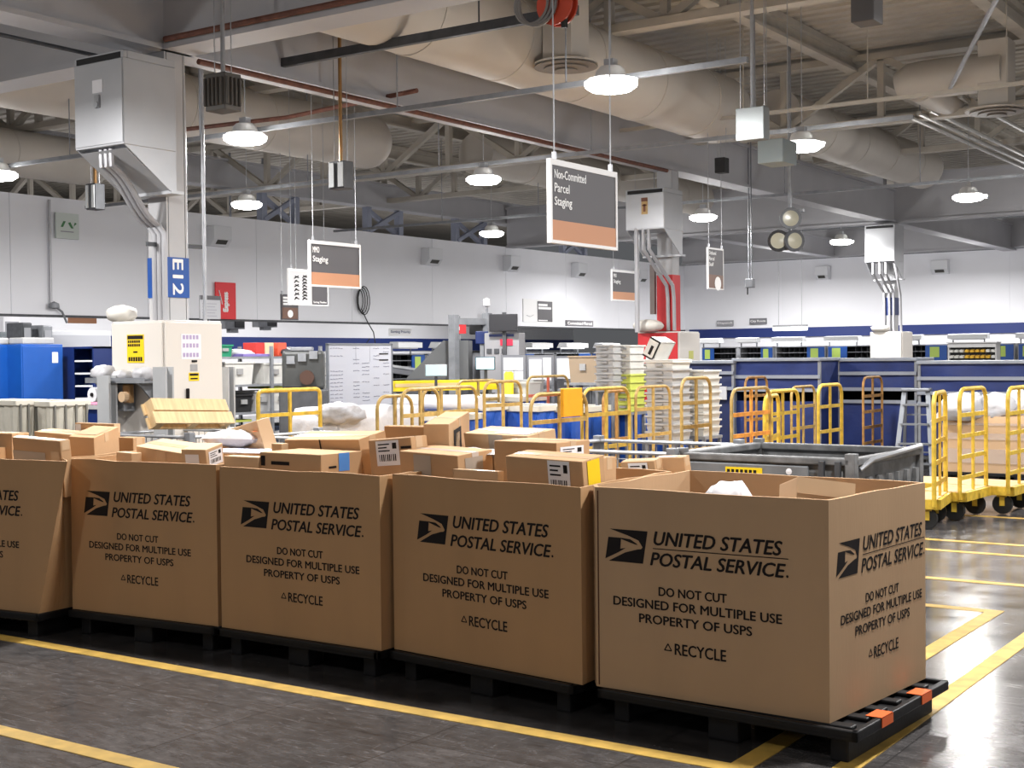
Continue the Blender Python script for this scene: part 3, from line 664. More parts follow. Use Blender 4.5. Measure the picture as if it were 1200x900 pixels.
# ================================================================== HANGING SIGNS AND WALL GEAR
def sign(px0, px1, py0, py1, D, label, lines=(), plane='Y', tan=0.24, txt=0.085, frame=True, rods=True, face=SIGNG, band=SIGNT, name='hanging_sign', extra=None, tw=None, depth=0.02, top_z=6.3, frm=None):
    c = ad((px0+px1)/2, (py0+py1)/2, D); d = V((0, 1, 0)) if plane == 'Y' else V((1, 0, 0))
    a = reach(c, d, px0); b = reach(c, d, px1); w = abs(b-a); h = (py1-py0)*D/FPX
    c = c+d*((a+b)/2)
    t = thing(name, label, 'sign', (c.x, c.y, c.z-h/2), R(90) if plane == 'Y' else 0)
    f = 0.022*w/0.9 if frame else 0.0
    m = MB().bx(-w/2+f, -depth/2, f, w/2-f, depth/2, h-f); m.build('panel', face, t)
    if frame:
        fm = MB(); e = depth/2+0.006
        fm.bx(-w/2, -e, h-f*1.8, w/2, e, h).bx(-w/2, -e, 0, w/2, e, f).bx(-w/2, -e, f, -w/2+f, e, h-f*1.8).bx(w/2-f, -e, f, w/2, e, h-f*1.8)
        fm.build('frame', frm or LETTER, t)
    y = -depth/2-0.002
    if tan: MB().bx(-w/2+f, y, f, w/2-f, -depth/2, f+tan*h).build('colour_band', band, t)
    if lines:
        lm = MB(); zz = h-f*1.8-h*txt*1.45
        for s in lines:
            tt = s.rstrip('|'); ww = (tw if tw else len(tt)*0.53*h*txt)
            hh = h*txt*(1.25 if any(ch in 'gpqy' for ch in tt) else 1.0)
            lm.text(tt, (-w/2+f+0.035*w, y-0.002, zz-(hh-h*txt)), (1, 0, 0), (0, 0, 1), ww, hh, bold=0.008)
            zz -= h*txt*1.55
        lm.build('lettering', LETTER, t)
    if rods:
        for s in (-1, 1):
            MB().cyl((s*w*0.42, 0, h), (s*w*0.42, 0, top_z-(c.z-h/2)), 0.005, 5).build('hanger_wire', SILVER, t)
            MB().bx(s*w*0.42-0.012, -0.012, h-0.01, s*w*0.42+0.012, 0.012, h+0.05).build('hook', SILVER, t)
    if extra: extra(t, w, h, y)
    return t
sign(643, 721.5, 194, 289, 9.2, 'big hanging dark grey sign with tan band reading Non-Committed Parcel Staging', ('Non-Committed', 'Parcel', 'Staging'), txt=0.105)
sign(362, 422, 284, 337, 16.8, 'hanging dark sign with tan band reading MMO Staging in front of the left wall', ('MMO', 'Staging'), tan=0.27, txt=0.13)
sign(716.5, 747.5, 317, 353, 27.5, 'small hanging grey sign with tan band left of the red column', ('MMO', 'Staging'), tan=0.25, txt=0.12)
def seal(t, w, h, y):
    MB().lathe([(0.001, 0), (w*0.2, 0), (w*0.2, -0.004)], (0.1*w, y-0.004, h*0.14), 14, 'y').build('seal', LETTER, t)
sign(829, 847, 291, 339, 19.5, 'narrow brown and grey hanging sign right of the red column', ('Outbound', 'Parcel', 'Staff'), tan=0.33, band=mat('sign_brown', srgb(112, 84, 72), 0.55), txt=0.09, extra=seal)
def script(t, w, h, y):
    m = MB(); random.seed(3)
    for x0, n in ((-0.36, 3), (-0.16, 4)):
        for k in range(n*2):
            z = h*(0.15+0.7*k/(n*2)); m.bar((w*x0, y-0.003, z), (w*(x0+0.1*(1 if k % 2 else 0.6)), y-0.003, z+h*0.07), 0.012, 0.012)
            m.bar((w*(x0+0.02), y-0.003, z+h*0.06), (w*(x0+0.11), y-0.003, z+h*0.02), 0.012, 0.012)
    m.build('script_writing', INK, t)
    MB().bx(0.08*w, y-0.004, 0.03*h, 0.47*w, y, 0.94*h).build('dark_panel', SIGNG, t)
    l = MB(); l.text('Sorting Timeline', (0.11*w, y-0.006, 0.06*h), (1, 0, 0), (0, 0, 1), 0.33*w, 0.07*h, bold=0.01)
    for k in range(3): l.bx(0.11*w, y-0.006, h*(0.66+0.08*k), 0.2*w, y-0.004, h*(0.70+0.08*k))
    l.build('lettering', LETTER, t)
sign(337.5, 384, 316, 358, 20.0, 'white and black hanging sign partly behind the MMO Staging sign', (), tan=0, face=mat('sign_pale', srgb(206, 206, 208), 0.55), extra=script, rods=True)
def brownpanel(t, w, h, y):
    MB().bx(-w*0.45, y-0.004, 0.02, w*0.45, y, h*0.48).build('brown_panel', mat('sign_brown', (0, 0, 0)), t)
    l = MB()
    for k in range(3): l.bx(-w*0.4, y-0.004, h*(0.58+0.12*k), w*0.1, y, h*(0.66+0.12*k))
    l.lathe([(0.001, 0), (w*0.16, 0), (w*0.16, -0.004)], (0, y-0.006, h*0.24), 12, 'y'); l.build('lettering', LETTER, t)
sign(329, 349, 345, 375, 21.0, 'small black and brown hanging sign left of the white and black one', (), tan=0, frame=False, extra=brownpanel)
def wsign(px0, px1, py0, py1, label, X=WX, extra=None, face=LETTER, th=0.03, name='wall_sign', cat='sign', lines=None, ink=INK, plane='Y', off=0.06, lh=0.25, post=False):
    c = ax((px0+px1)/2, (py0+py1)/2, X+off) if plane == 'Y' else ay((px0+px1)/2, (py0+py1)/2, WY-off)
    D = (c-CAM).dot(cw); d = V((0, 1, 0)) if plane == 'Y' else V((1, 0, 0))
    a = reach(c, d, px0); b = reach(c, d, px1); w = abs(b-a); h = (py1-py0)*D/FPX
    t = thing(name, label, cat, (c.x, c.y, c.z-h/2), R(90) if plane == 'Y' else 0)
    MB().bx(-w/2, -th/2, 0, w/2, th/2, h).build('panel', face, t, bevel=0.004)
    if extra: extra(t, w, h, -th/2-0.002)
    if post: MB().cyl((0, 0.04, 0.1-(c.z-h/2)*0-(c.z-h/2)-0.1), (0, 0.04, h*0.8), 0.025, 8).build('post', GREYST, t)
    if lines:
        l = MB(); 
        for k, s in enumerate(lines): l.text(s, (-w*0.44, -th/2-0.003, h*(0.62-0.34*k) if len(lines) > 1 else h*(0.5-lh/2)), (1, 0, 0), (0, 0, 1), w*0.88, h*lh, bold=0.01)
        l.build('lettering', ink, t)
    return t
def redtxt(t, w, h, y):
    l = MB(); l.text('Express', (0.16*w, y-0.002, 0.22*h), (0, 0, 1), (-1, 0, 0), 0.5*h, 0.3*w, bold=0.03)
    l.build('lettering', LETTER, t)
    MB().bar((-w*0.36, y-0.002, h*0.78), (-w*0.2, y-0.002, h*0.4), 0.03, 0.01).build('white_stroke', LETTER, t)
wsign(252.5, 276, 331, 374, 'red sign with white upright lettering on the left wall right of the left column', face=mat('sign_red', srgb(226, 44, 52), 0.5), extra=redtxt)
def hd(t, w, h, y):
    MB().bx(-w/2, y-0.002, h*0.82, w/2, y, h).build('dark_heading', SIGNG, t)
    l = MB()
    for k in range(5): l.bx(-w*0.4, y-0.002, h*(0.12+0.13*k), w*(0.3-0.08*(k % 2)), y, h*(0.15+0.13*k))
    l.build('print', mat('pale_ink', (0, 0, 0)), t)
wsign(234, 258, 346.5, 374, 'grey notice board with dark heading beside the red wall sign', X=-18.5, face=mat('notice_grey', srgb(176, 176, 180), 0.5), extra=hd, name='notice_board', post=True)
def exitg(t, w, h, y):
    g = MB()
    g.prism([(-w*.3, y, h*.45), (-w*.18, y, h*.68), (-w*.08, y, h*.68), (-w*.2, y, h*.45)], (0, -0.004, 0)); g.prism([(w*.02, y, h*.62), (w*.12, y, h*.66), (w*.26, y, h*.42), (w*.16, y, h*.42)], (0, -0.004, 0)); g.prism([(w*.26, y, h*.5), (w*.32, y, h*.66), (w*.4, y, h*.62)], (0, -0.004, 0))
    g.build('green_emblem', mat('emblem_green', srgb(66, 124, 74), 0.5), t)
    MB().bx(-w*.3, y-0.003, h*.26, w*.26, y, h*.3).build('fine_print', mat('pale_ink', (0, 0, 0)), t)
wsign(65, 92, 250, 280, 'pale wall sign with a small green emblem high on the left wall', face=mat('sign_pale_green', srgb(206, 214, 208), 0.5), extra=exitg)
def darkp(t, w, h, y):
    MB().bx(-w*.04, y-0.003, h*.04, w*.47, y, h*.93).build('dark_panel', SIGNG, t)
    l = MB(); l.bx(-w*.01, y-0.005, h*.72, w*.3, y, h*.82).bx(-w*.01, y-0.005, h*.58, w*.42, y, h*.68).bx(-w*.01, y-0.005, h*.07, w*.3, y, h*.12); l.build('lettering', LETTER, t)
    MB().bar((-w*.4, y-0.002, h*.3), (-w*.28, y-0.002, h*.24), 0.012, 0.006).bar((-w*.28, y-0.002, h*.24), (-w*.16, y-0.002, h*.33), 0.012, 0.006).build('mark', mat('pale_ink', (0, 0, 0)), t)
wsign(613, 648, 351, 378, 'white wall board with a dark panel, under the left wall right of the television', X=-19.5, extra=darkp)
wsign(663, 695, 375.5, 382.5, 'long dark grey name strip hanging under the left wall', X=-19.6, face=SIGNG, lines=('Committed Parcel',), ink=LETTER, lh=0.45)
wsign(456, 482, 385, 393.5, 'white and blue name strip hanging under the left wall above the whiteboard', X=-21.4, face=LETTER, lines=('Sorting Priority',), ink=BLUEN, lh=0.42)
wsign(840, 859.5, 375.5, 382, 'left of two small grey name strips on the end wall', plane='X', face=mat('strip_grey', srgb(150, 150, 154), 0.5), lines=('Dispatch',), ink=LETTER, lh=0.45)
wsign(878.5, 898.5, 373, 380, 'right of two small grey name strips on the end wall', plane='X', face=mat('strip_dark', srgb(118, 118, 124), 0.5), lines=('City Route',), ink=LETTER, lh=0.45)
wsign(80, 113, 371, 379, 'plain tan board hanging under the left wall above the blue cabinets', X=-21.6, face=SIGNT)
# wall heaters (white boxes)
def heater(px, py, w_, plane, label, h=0.42):
    c = ax(px, py, WX+0.14) if plane == 'Y' else ay(px, py, WY-0.14)
    t = thing('wall_speaker', label, 'wall unit', (c.x, c.y, c.z-h/2), R(90) if plane == 'Y' else 0, 'white units along the walls')
    w = w_
    MB().prism([(-w/2, -0.14, h), (-w/2, 0.14, h), (-w/2, 0.14, 0), (-w/2, -0.02, 0), (-w/2, -0.14, h*0.35)], (w, 0, 0)).build('housing', mat('unit_white', srgb(222, 224, 228), 0.45), t, bevel=0.012)
    MB().prism([(-w*0.28, -0.128, h*0.3), (-w*0.28, -0.062, h*0.1), (-w*0.28, -0.056, h*0.1), (-w*0.28, -0.122, h*0.3)], (w*0.56, -0.012, 0)).build('grille', mat('unit_grille', srgb(70, 70, 66), 0.5), t)
    return t
for px, py, w, pl, l in ((506, 301, 0.55, 'Y', 'white wall unit over the workstation, left of two side by side'), (600, 309, 0.5, 'Y', 'white wall unit left of the biggest hanging sign'),
                         (679, 317, 0.5, 'Y', 'white wall unit below the biggest hanging sign'), (256, 277, 0.5, 'Y', 'white wall unit high above the red wall sign'), (751, 324, 0.5, 'Y', 'white wall unit just left of the red column'),
                         (964, 320, 0.42, 'X', 'white wall unit on the end wall left of the far column'), (1102, 313, 0.5, 'X', 'white wall unit on the end wall right of the far column')):
    heater(px, py, w, pl, l)
# cable bundle on the left wall
c = ax(421, 352, WX+0.05)
t = thing('cable_bundle', 'coiled black cables hanging on the left wall under the MMO Staging sign', 'cables', (c.x, c.y, c.z))
for k in range(4): MB().tube([V((0.02, 0.22*math.sin(a)*(0.5+0.15*k)+0.05*k, 0.34*math.cos(a)*(0.7+0.1*k))) for a in [i*2*math.pi/14 for i in range(14)]], 0.012, 5, closed=True).build('cable_loop', RUBBER, t)
MB().tube([(0.02, 0.05, -0.2), (0.03, 0.25, -0.5), (0.05, 0.45, -0.75), (0.06, 0.5, -1.05), (0.05, 0.3, -1.2), (0.05, 0.15, -1.05), (0.05, 0.3, -0.9)], 0.013, 5).build('cable_tail', RUBBER, t)
c = ax(60, 359, WX+0.04)
t = thing('wall_camera', 'small camera under a long wall conduit at the far left', 'camera', (c.x, c.y, c.z))
MB().lathe([(0.001, 0.09), (0.09, 0.05), (0.1, -0.03), (0.001, -0.05)], (0.08, 0, 0), 14).build('dome', GREYST, t, smooth=True)
MB().cyl((0.02, -0.02, 0.05), (0.02, -0.02, 1.95), 0.025, 8).build('conduit', mat('conduit_grey', (0, 0, 0)), t)
MB().tube([(0.05, 0.05, 0), (0.05, 0.2, -0.1), (0.05, 0.3, -0.3)], 0.02, 6).build('lead', GREYST, t)
c = ad(879, 332, 24)
t = thing('pendant_switch', 'small grey control box on a long pendant cord before the end wall', 'switch', (c.x, c.y, c.z))
MB().bx(-0.08, -0.05, -0.08, 0.08, 0.05, 0.08).build('box', GREYST, t, bevel=0.01)
MB().cyl((-0.02, 0, 0.08), (-0.02, 0, 6.28-c.z), 0.012, 6).build('cord', GREYST, t); MB().cyl((0.03, 0, 0.08), (0.03, 0, 6.28-c.z), 0.012, 6).build('cord', GREYST, t)
MB().cyl((-0.05, 0, -0.08), (-0.05, 0, -0.2), 0.012, 6).build('pull', RUBBER, t)

# ================================================================== BACK OF THE HALL
def case_row(px0, px1, D, ztop, label, plane='X', side='right', green=True, hood=True, depth=0.55, dark=True, blue=0.36, glow=False):
    """sorting case: hood on top, dark cubby opening with shelves, a blue side panel with a green label"""
    d = V((0, 1, 0)) if plane == 'Y' else V((1, 0, 0)); c = ax((px0+px1)/2, 410, -19.4) if plane == 'Y' else ay((px0+px1)/2, 410, 36.6)
    a = reach(c, d, px0); b = reach(c, d, px1); w = abs(b-a)-0.03; c = c+d*((a+b)/2)
    t = thing('sorting_case', label, 'sorting case', (c.x, c.y, 0), R(90) if plane == 'Y' else 0, None)
    h = ztop; z0 = 1.15; wb = w*blue
    x0, x1 = -w/2, w/2
    MB().bx(x0, depth-0.02, 0.1, x1, depth, h-0.28).bx(x0, 0, 0, x0+0.03, depth, h-0.28).bx(x1-0.03, 0, 0, x1, depth, h-0.28).bx(x0, 0, h-0.3, x1, depth, h-0.27).bx(x0, 0, 0.1, x1, depth, 0.14).build('carcass', mat('case_grey', srgb(150, 152, 156), 0.5), t)
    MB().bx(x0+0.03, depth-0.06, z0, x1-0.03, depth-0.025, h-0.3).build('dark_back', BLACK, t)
    bxs = (x0+0.03, x0+wb) if side == 'left' else (x1-wb, x1-0.03)
    MB().bx(bxs[0], -0.03, z0-0.2, bxs[1], 0.0, h-0.3).build('blue_panel', BLUEP, t, bevel=0.004)
    if green: MB().bx(bxs[0]+0.2*wb, -0.036, h-0.62, bxs[0]+0.62*wb, -0.03, h-0.34).build('green_label', GREENL, t)
    sx = (x0+wb, x1-0.03) if side == 'left' else (x0+0.03, x1-wb)
    for k in range(4):
        z = z0+(h-0.3-z0)*(k+0.3)/4.3
        MB().bx(sx[0], 0.0, z, sx[1], depth-0.06, z+0.018).build('shelf', mat('shelf_grey', srgb(120, 122, 126), 0.5), t)
    nd = 6; m = MB()
    for k in range(1, nd): m.bx(sx[0]+(sx[1]-sx[0])*k/nd-0.006, 0.2, z0, sx[0]+(sx[1]-sx[0])*k/nd+0.006, depth-0.06, h-0.3)
    m.build('dividers', mat('case_grey_dark', srgb(70, 72, 76), 0.5), t)
    MB().bx(x0, -0.45, 0.78, x1, 0.02, 0.82).build('ledge', mat('case_grey', (0, 0, 0)), t)
    if hood:
        MB().prism([(x0+0.02, -0.34, h-0.14), (x0+0.02, -0.34, h-0.02), (x0+0.02, -0.1, h), (x0+0.02, -0.02, h-0.14)], (w*0.62, 0, 0)).build('light_hood', mat('hood_white', srgb(224, 226, 228), 0.5), t)
        MB().bx(x0+0.1, -0.3, h-0.165, x0+w*0.55, -0.08, h-0.14).build('tube_lamp', TUBE if glow else WHITE, t)
        for xx in (x0+0.1, x0+w*0.55): MB().bx(xx-0.015, -0.1, h-0.3, xx+0.015, -0.07, h-0.1).build('hood_arm', GREYST, t)
    return t
NTH = ['leftmost', 'second from left', 'third from left', 'fourth from left', 'fifth from left', 'sixth from left', 'seventh from left']
# along the end wall
for i, (a, b, s) in enumerate(((822, 864, 'left'), (866, 907, 'right'), (908, 968, 'right'), (969, 1036, 'left'), (1038, 1112, 'right'), (1113, 1190, 'right'), (1192, 1262, 'left'))):
    case_row(a, b, 34.0, 2.18, ('sorting case along the end wall with white light hood, %s in the row' % NTH[i]) if i < 6 else 'sorting case along the end wall cut by the right edge of the picture', 'X', s, green=True, glow=(i in (2, 3)))
# along the left side under the wall
for i, (a, b, s) in enumerate(((452, 498, 'right'), (500, 545, 'left'), (610, 650, 'left'), (651, 692, 'right'), (693, 727, 'left'))):
    case_row(a, b, (23.5, 24.5, 27.5, 28.5, 30)[i], 2.05, 'sorting case below the left wall with light hood, %s in that row' % NTH[i], 'Y', s, green=(i in (0,)), glow=(i in (2, 3)))
# tall bright light strip on the end wall
p = ad(926, 385.5, 33)
t = thing('strip_lamp', 'glowing white strip lamp before the blue band of the end wall', 'lamp', (p.x, p.y, p.z))
MB().bx(-0.45, -0.05, -0.04, 0.45, 0.05, 0.05).build('lens', TUBE, t, bevel=0.03); MB().bx(-0.44, -0.04, 0.05, 0.44, 0.04, 0.1).build('housing', SILVER, t)
MB().cyl((-0.3, 0, 0.1), (-0.3, 0, 6.28-p.z), 0.006, 5).build('hanger', SILVER, t); MB().cyl((0.3, 0, 0.1), (0.3, 0, 6.28-p.z), 0.006, 5).build('hanger', SILVER, t)
# bin rack with yellow bins
p = gp(1139, 25.0); zt = zat(1139, 402, p); zb = zat(1139, 421, p)
t = thing('bin_rack', 'grey rack of small yellow and white bins above the right blue carts', 'rack', (p.x, p.y, 0))
MB().bx(-0.44, 0, 0, -0.42, 0.3, zt).bx(0.42, 0, 0, 0.44, 0.3, zt).bx(-0.44, 0.28, 0.1, 0.44, 0.3, zt).bx(-0.46, -0.05, zt, 0.46, 0.3, zt+0.02).bx(-0.44, -0.02, zt-0.08, 0.44, 0.0, zt).build('frame', TRAYG, t)
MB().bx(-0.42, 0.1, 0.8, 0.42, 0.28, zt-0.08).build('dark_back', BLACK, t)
for r_ in range(2):
    for k in range(9):
        x = -0.385+k*0.096; z = zb+0.02+r_*0.11
        o = MB().prism([(x-0.032, 0.1, z), (x-0.032, 0.0, z), (x-0.032, -0.02, z+0.04), (x-0.032, 0.1, z+0.06)], (0.064, 0, 0)).build('bin', mat('bin_yellow', srgb(206, 164, 60), 0.5) if 2 < k < 8 and not (r_ and k > 6) else TRAYW, t)
# pale equipment in the bay beyond at far left
for px0, px1, py0, py1, X, m, l, nm, ct in (
    (0, 52, 389, 403, -27.5, mat('machine_green_grey', srgb(112, 120, 124), 0.5), 'dark grey machine top in the bay beyond, above the leftmost blue cabinet', 'sorting_machine', 'machine'),
    (58, 131, 387, 396, -27.3, mat('machine_grey', srgb(176, 178, 182), 0.5), 'long grey machine housing in the bay beyond, above the blue shelf', 'sorting_machine', 'machine'),
    (26, 38, 378, 398, -26.6, DGREY, 'dark upright unit standing in the bay beyond at far left', 'control_post', 'machine'),
    (50, 62, 381, 396, -26.6, GREYST, 'grey upright unit in the bay beyond, right of the dark one', 'control_post', 'machine'),
    (4, 24, 371, 394, -28.25, WHITE, 'white upright cabinet in the bay beyond at the left edge', 'storage_cabinet', 'cabinet')):
    c = ax((px0+px1)/2, (py0+py1)/2, X); D = (c-CAM).dot(cw); d = V((0, 1, 0)); w = abs(reach(c, d, px1)-reach(c, d, px0)); zt = c.z+(py1-py0)/2*D/FPX
    t = thing(nm, l, ct, (c.x, c.y, 0), R(90))
    MB().bx(-w/2, 0, 0.12, w/2, 0.6, zt).build('housing', m, t, bevel=0.03)
    MB().bx(-w/2+0.05, -0.012, 0.3, w/2-0.05, 0.0, zt-0.12).build('front_panel', mat('panel_mid', srgb(150, 152, 158), 0.5), t)
    for s in (-1, 1): MB().bx(s*w*0.4-0.04, 0.05, 0, s*w*0.4+0.04, 0.5, 0.12).build('foot', INK, t)
# grey junction units hanging under the left wall
for px0, px1, py0, py1, l in ((264, 287, 375, 390, 'grey hanging unit with dark window, left of two under the left wall'), (303, 325, 375, 387, 'grey hanging unit with dark window, right of two under the left wall')):
    c = ax((px0+px1)/2, (py0+py1)/2, -22.0); D = (c-CAM).dot(cw); w = abs(reach(c, V((0, 1, 0)), px1)-reach(c, V((0, 1, 0)), px0)); h = (py1-py0)*D/FPX
    t = thing('hanging_display', l, 'display', (c.x, c.y, c.z-h/2), R(90))
    MB().bx(-w/2, 0, h*0.3, w/2, 0.2, h).bx(-w*0.2, 0.02, 0, w*0.2, 0.15, h*0.3).build('housing', GREYST, t)
    MB().bx(-w*0.02, -0.012, h*0.42, w*0.46, 0, h*0.96).build('screen', SCREEN_OFF, t)
    MB().bx(-0.02, 0.08, h, 0.02, 0.12, 6.29-c.z+h/2).build('drop_rod', GREYST, t)

# blue carrier cases at far left
def blue_case(px0, px1, D, ztop, label, shelves=None, plane='Y', sticker=True):
    c = ad((px0+px1)/2, 430, D); d = V((0, 1, 0)) if plane == 'Y' else V((1, 0, 0)); a = reach(c, d, px0); b = reach(c, d, px1); w = abs(b-a); c = c+d*((a+b)/2)
    t = thing('blue_cabinet', label, 'cabinet', (c.x, c.y, 0), R(90) if plane == 'Y' else 0)
    MB().bx(-w/2, 0, 0.1, w/2, 0.5, ztop).build('body', BLUEP, t, bevel=0.01)
    MB().bx(-w/2+0.02, -0.014, 0.2, w/2-0.02, 0, ztop-0.03).build('back_panel', BLUEP, t, bevel=0.006)
    for s in (-1, 1): MB().bx(s*w*0.42-0.04, 0.03, 0, s*w*0.42+0.04, 0.47, 0.1).build('foot', INK, t)
    MB().bx(-w*0.4, 0.05, ztop, w*0.35, 0.4, ztop+0.1).build('top_tray', TRAYG, t, bevel=0.02)
    if sticker: MB().bx(w*0.22, -0.018, ztop-0.28, w*0.36, -0.014, ztop-0.12).build('white_sticker', WHITE, t)
    return t, w, c
blue_case(-20, 19.5, 19.8, 1.94, 'blue steel cabinet back at the left edge of the picture', sticker=False)
blue_case(25, 74, 20.0, 1.94, 'wide blue steel cabinet back with a small white sticker near its top corner')
p = gp(98, 20.3)
t = thing('blue_shelf_unit', 'navy open shelf unit with white shelf edges right of the wide blue cabinet', 'shelf unit', (p.x, p.y, 0), R(0))
MB().bx(-0.5, 0, 0.1, -0.47, 0.5, 1.9).bx(0.2, 0, 0.1, 0.23, 0.5, 1.9).bx(-0.5, 0.47, 0.1, 0.23, 0.5, 1.9).bx(-0.5, 0, 1.87, 0.23, 0.5, 1.9).bx(-0.5, -0.01, 0.1, -0.22, 0, 1.9).build('carcass', BLUEN, t)
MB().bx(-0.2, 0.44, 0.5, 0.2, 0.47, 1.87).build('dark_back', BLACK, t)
for k in range(6): MB().bx(-0.2, -0.01, 0.72+k*0.19, 0.2, 0.44, 0.745+k*0.19).build('shelf', LETTER, t)
for s in (-0.42, 0.15): MB().bx(s, 0.05, 0, s+0.06, 0.45, 0.1).build('foot', INK, t)
p = gp(114, 19.4)
t = thing('parts_bin', 'navy bin of pink and white papers beside the navy shelf unit', 'bin', (p.x, p.y, 0.0))
MB().bx(-0.16, -0.14, 0, 0.16, 0.14, 0.99).build('stand', BLUEN, t); MB().bx(-0.2, -0.17, 0.99, 0.2, 0.17, 1.05).build('tray', TRAYG, t)
tag(MB().bx(-0.08, -0.12, 0.0, 0.13, 0.1, 0.12).build('paper_stack', PINK, loc=(p.x+0.05, p.y, 1.051), bevel=0.01), 'pink stack of paper lying on the tray beside the navy shelf unit', 'paper')
tag(MB().bx(-0.16, -0.1, 0.0, -0.05, 0.1, 0.05).build('paper_stack', WHITE, loc=(p.x-0.01, p.y, 1.051)), 'white papers lying on the tray left of the pink stack', 'paper')
p = gp(120, 21.5)
t = thing('work_bench', 'grey bench with a white roll on it, between the blue shelf and the electrical cabinet', 'bench', (p.x, p.y, 0))
MB().bx(-0.5, -0.3, 1.40, 0.5, 0.3, 1.44).build('top', GREYST, t)
for sx in (-0.45, 0.45):
    for sy in (-0.25, 0.25): MB().bx(sx-0.02, sy-0.02, 0, sx+0.02, sy+0.02, 1.4).build('leg', GREYST, t)
MB().bx(-0.45, -0.25, 0.6, 0.45, 0.25, 0.63).build('lower_shelf', GREYST, t)
tag(MB().lathe([(0.09, -0.25), (0.1, -0.2), (0.1, 0.2), (0.09, 0.25)], axis='x', n=16).build('plastic_roll', POLY, loc=(p.x-0.1, p.y-0.1, 1.54), smooth=True), 'white plastic roll lying on the grey bench beside the blue shelf', 'roll')
blob('dark_bag', (p.x+0.25, p.y+0.1, 1.44), (0.4, 0.3, 0.28), mat('dark_bag_m', srgb(70, 74, 82), 0.5), 'dark crumpled bag at the right end of the grey bench', 'bag', 12)
# canvas hampers
def hamper(px0, px1, pyt, D, label):
    c = gp((px0+px1)/2, D); d = V((0, 1, 0)); a = reach(c, d, px0); b = reach(c, d, px1); w = abs(b-a); zt = zat((px0+px1)/2, pyt, c)
    t = thing('canvas_hamper', label, 'hamper', (c.x, c.y, 0), R(90)); n = 12
    m = MB(); loop = []
    def ring(z, k, wav):
        o = []
        for i in range(4*n):
            s = i//n; f = (i % n)/n; hw, hd = w/2*k, 0.36*k
            q = [(-hw+2*hw*f, -hd), (hw, -hd+2*hd*f), (hw-2*hw*f, hd), (-hw, hd-2*hd*f)][s]
            u = wav*math.sin(f*math.pi*8+s); nn = [(0, -1), (1, 0), (0, 1), (-1, 0)][s]
            o.append((q[0]+nn[0]*u, q[1]+nn[1]*u, z))
        return o
    rs = [ring(0.32, 0.8, 0.0), ring(0.6, 0.9, 0.02), ring(zt-0.1, 0.98, 0.022), ring(zt-0.04, 1.0, 0.004), ring(zt-0.06, 0.95, 0.0), ring(0.4, 0.78, 0)]
    N = 4*n; m.add([p for r_ in rs for p in r_], [(k*N+i, k*N+(i+1) % N, (k+1)*N+(i+1) % N, (k+1)*N+i) for k in range(5) for i in range(N)]+[tuple(5*N+i for i in range(N))])
    m.build('canvas_body', CANVAS, t)
    rm = MB(); e = 0.03
    for (x0, y0, x1, y1) in ((-w/2-e, -0.36-e, w/2+e, -0.36+e), (-w/2-e, 0.36-e, w/2+e, 0.36+e), (-w/2-e, -0.36, -w/2+e, 0.36), (w/2-e, -0.36, w/2+e, 0.36)): rm.bx(x0, y0, zt-0.07, x1, y1, zt)
    rm.build('rim', mat('rim_cream', srgb(206, 202, 190), 0.6), t, bevel=0.012)
    st = MB()
    for k in range(4): st.bx(-w*0.42+k*w*0.28-0.012, -0.4, 0.5, -w*0.42+k*w*0.28+0.012, -0.375, zt-0.05)
    st.build('straps', mat('strap_grey', srgb(110, 108, 102), 0.7), t)
    MB().bx(-w*0.42, -0.3, 0.24, w*0.42, 0.3, 0.32).build('base_frame', INK, t)
    for sx in (-1, 1):
        for sy in (-1, 1):
            k = MB().bx(sx*w*0.35-0.03, sy*0.24-0.02, 0.12, sx*w*0.35+0.03, sy*0.24+0.02, 0.24).build('caster', GREYST, t)
            MB().lathe([(0.075, -0.018), (0.075, 0.018)], (sx*w*0.35, sy*0.24, 0.075), 14, 'y').build('wheel', RUBBER, k)
    return t
hamper(-2, 31, 468, 16.9, 'cream canvas hamper before the blue cabinets, nearer the left edge')
hamper(37, 81, 469, 17.0, 'cream canvas hamper before the blue cabinets, right of the other')

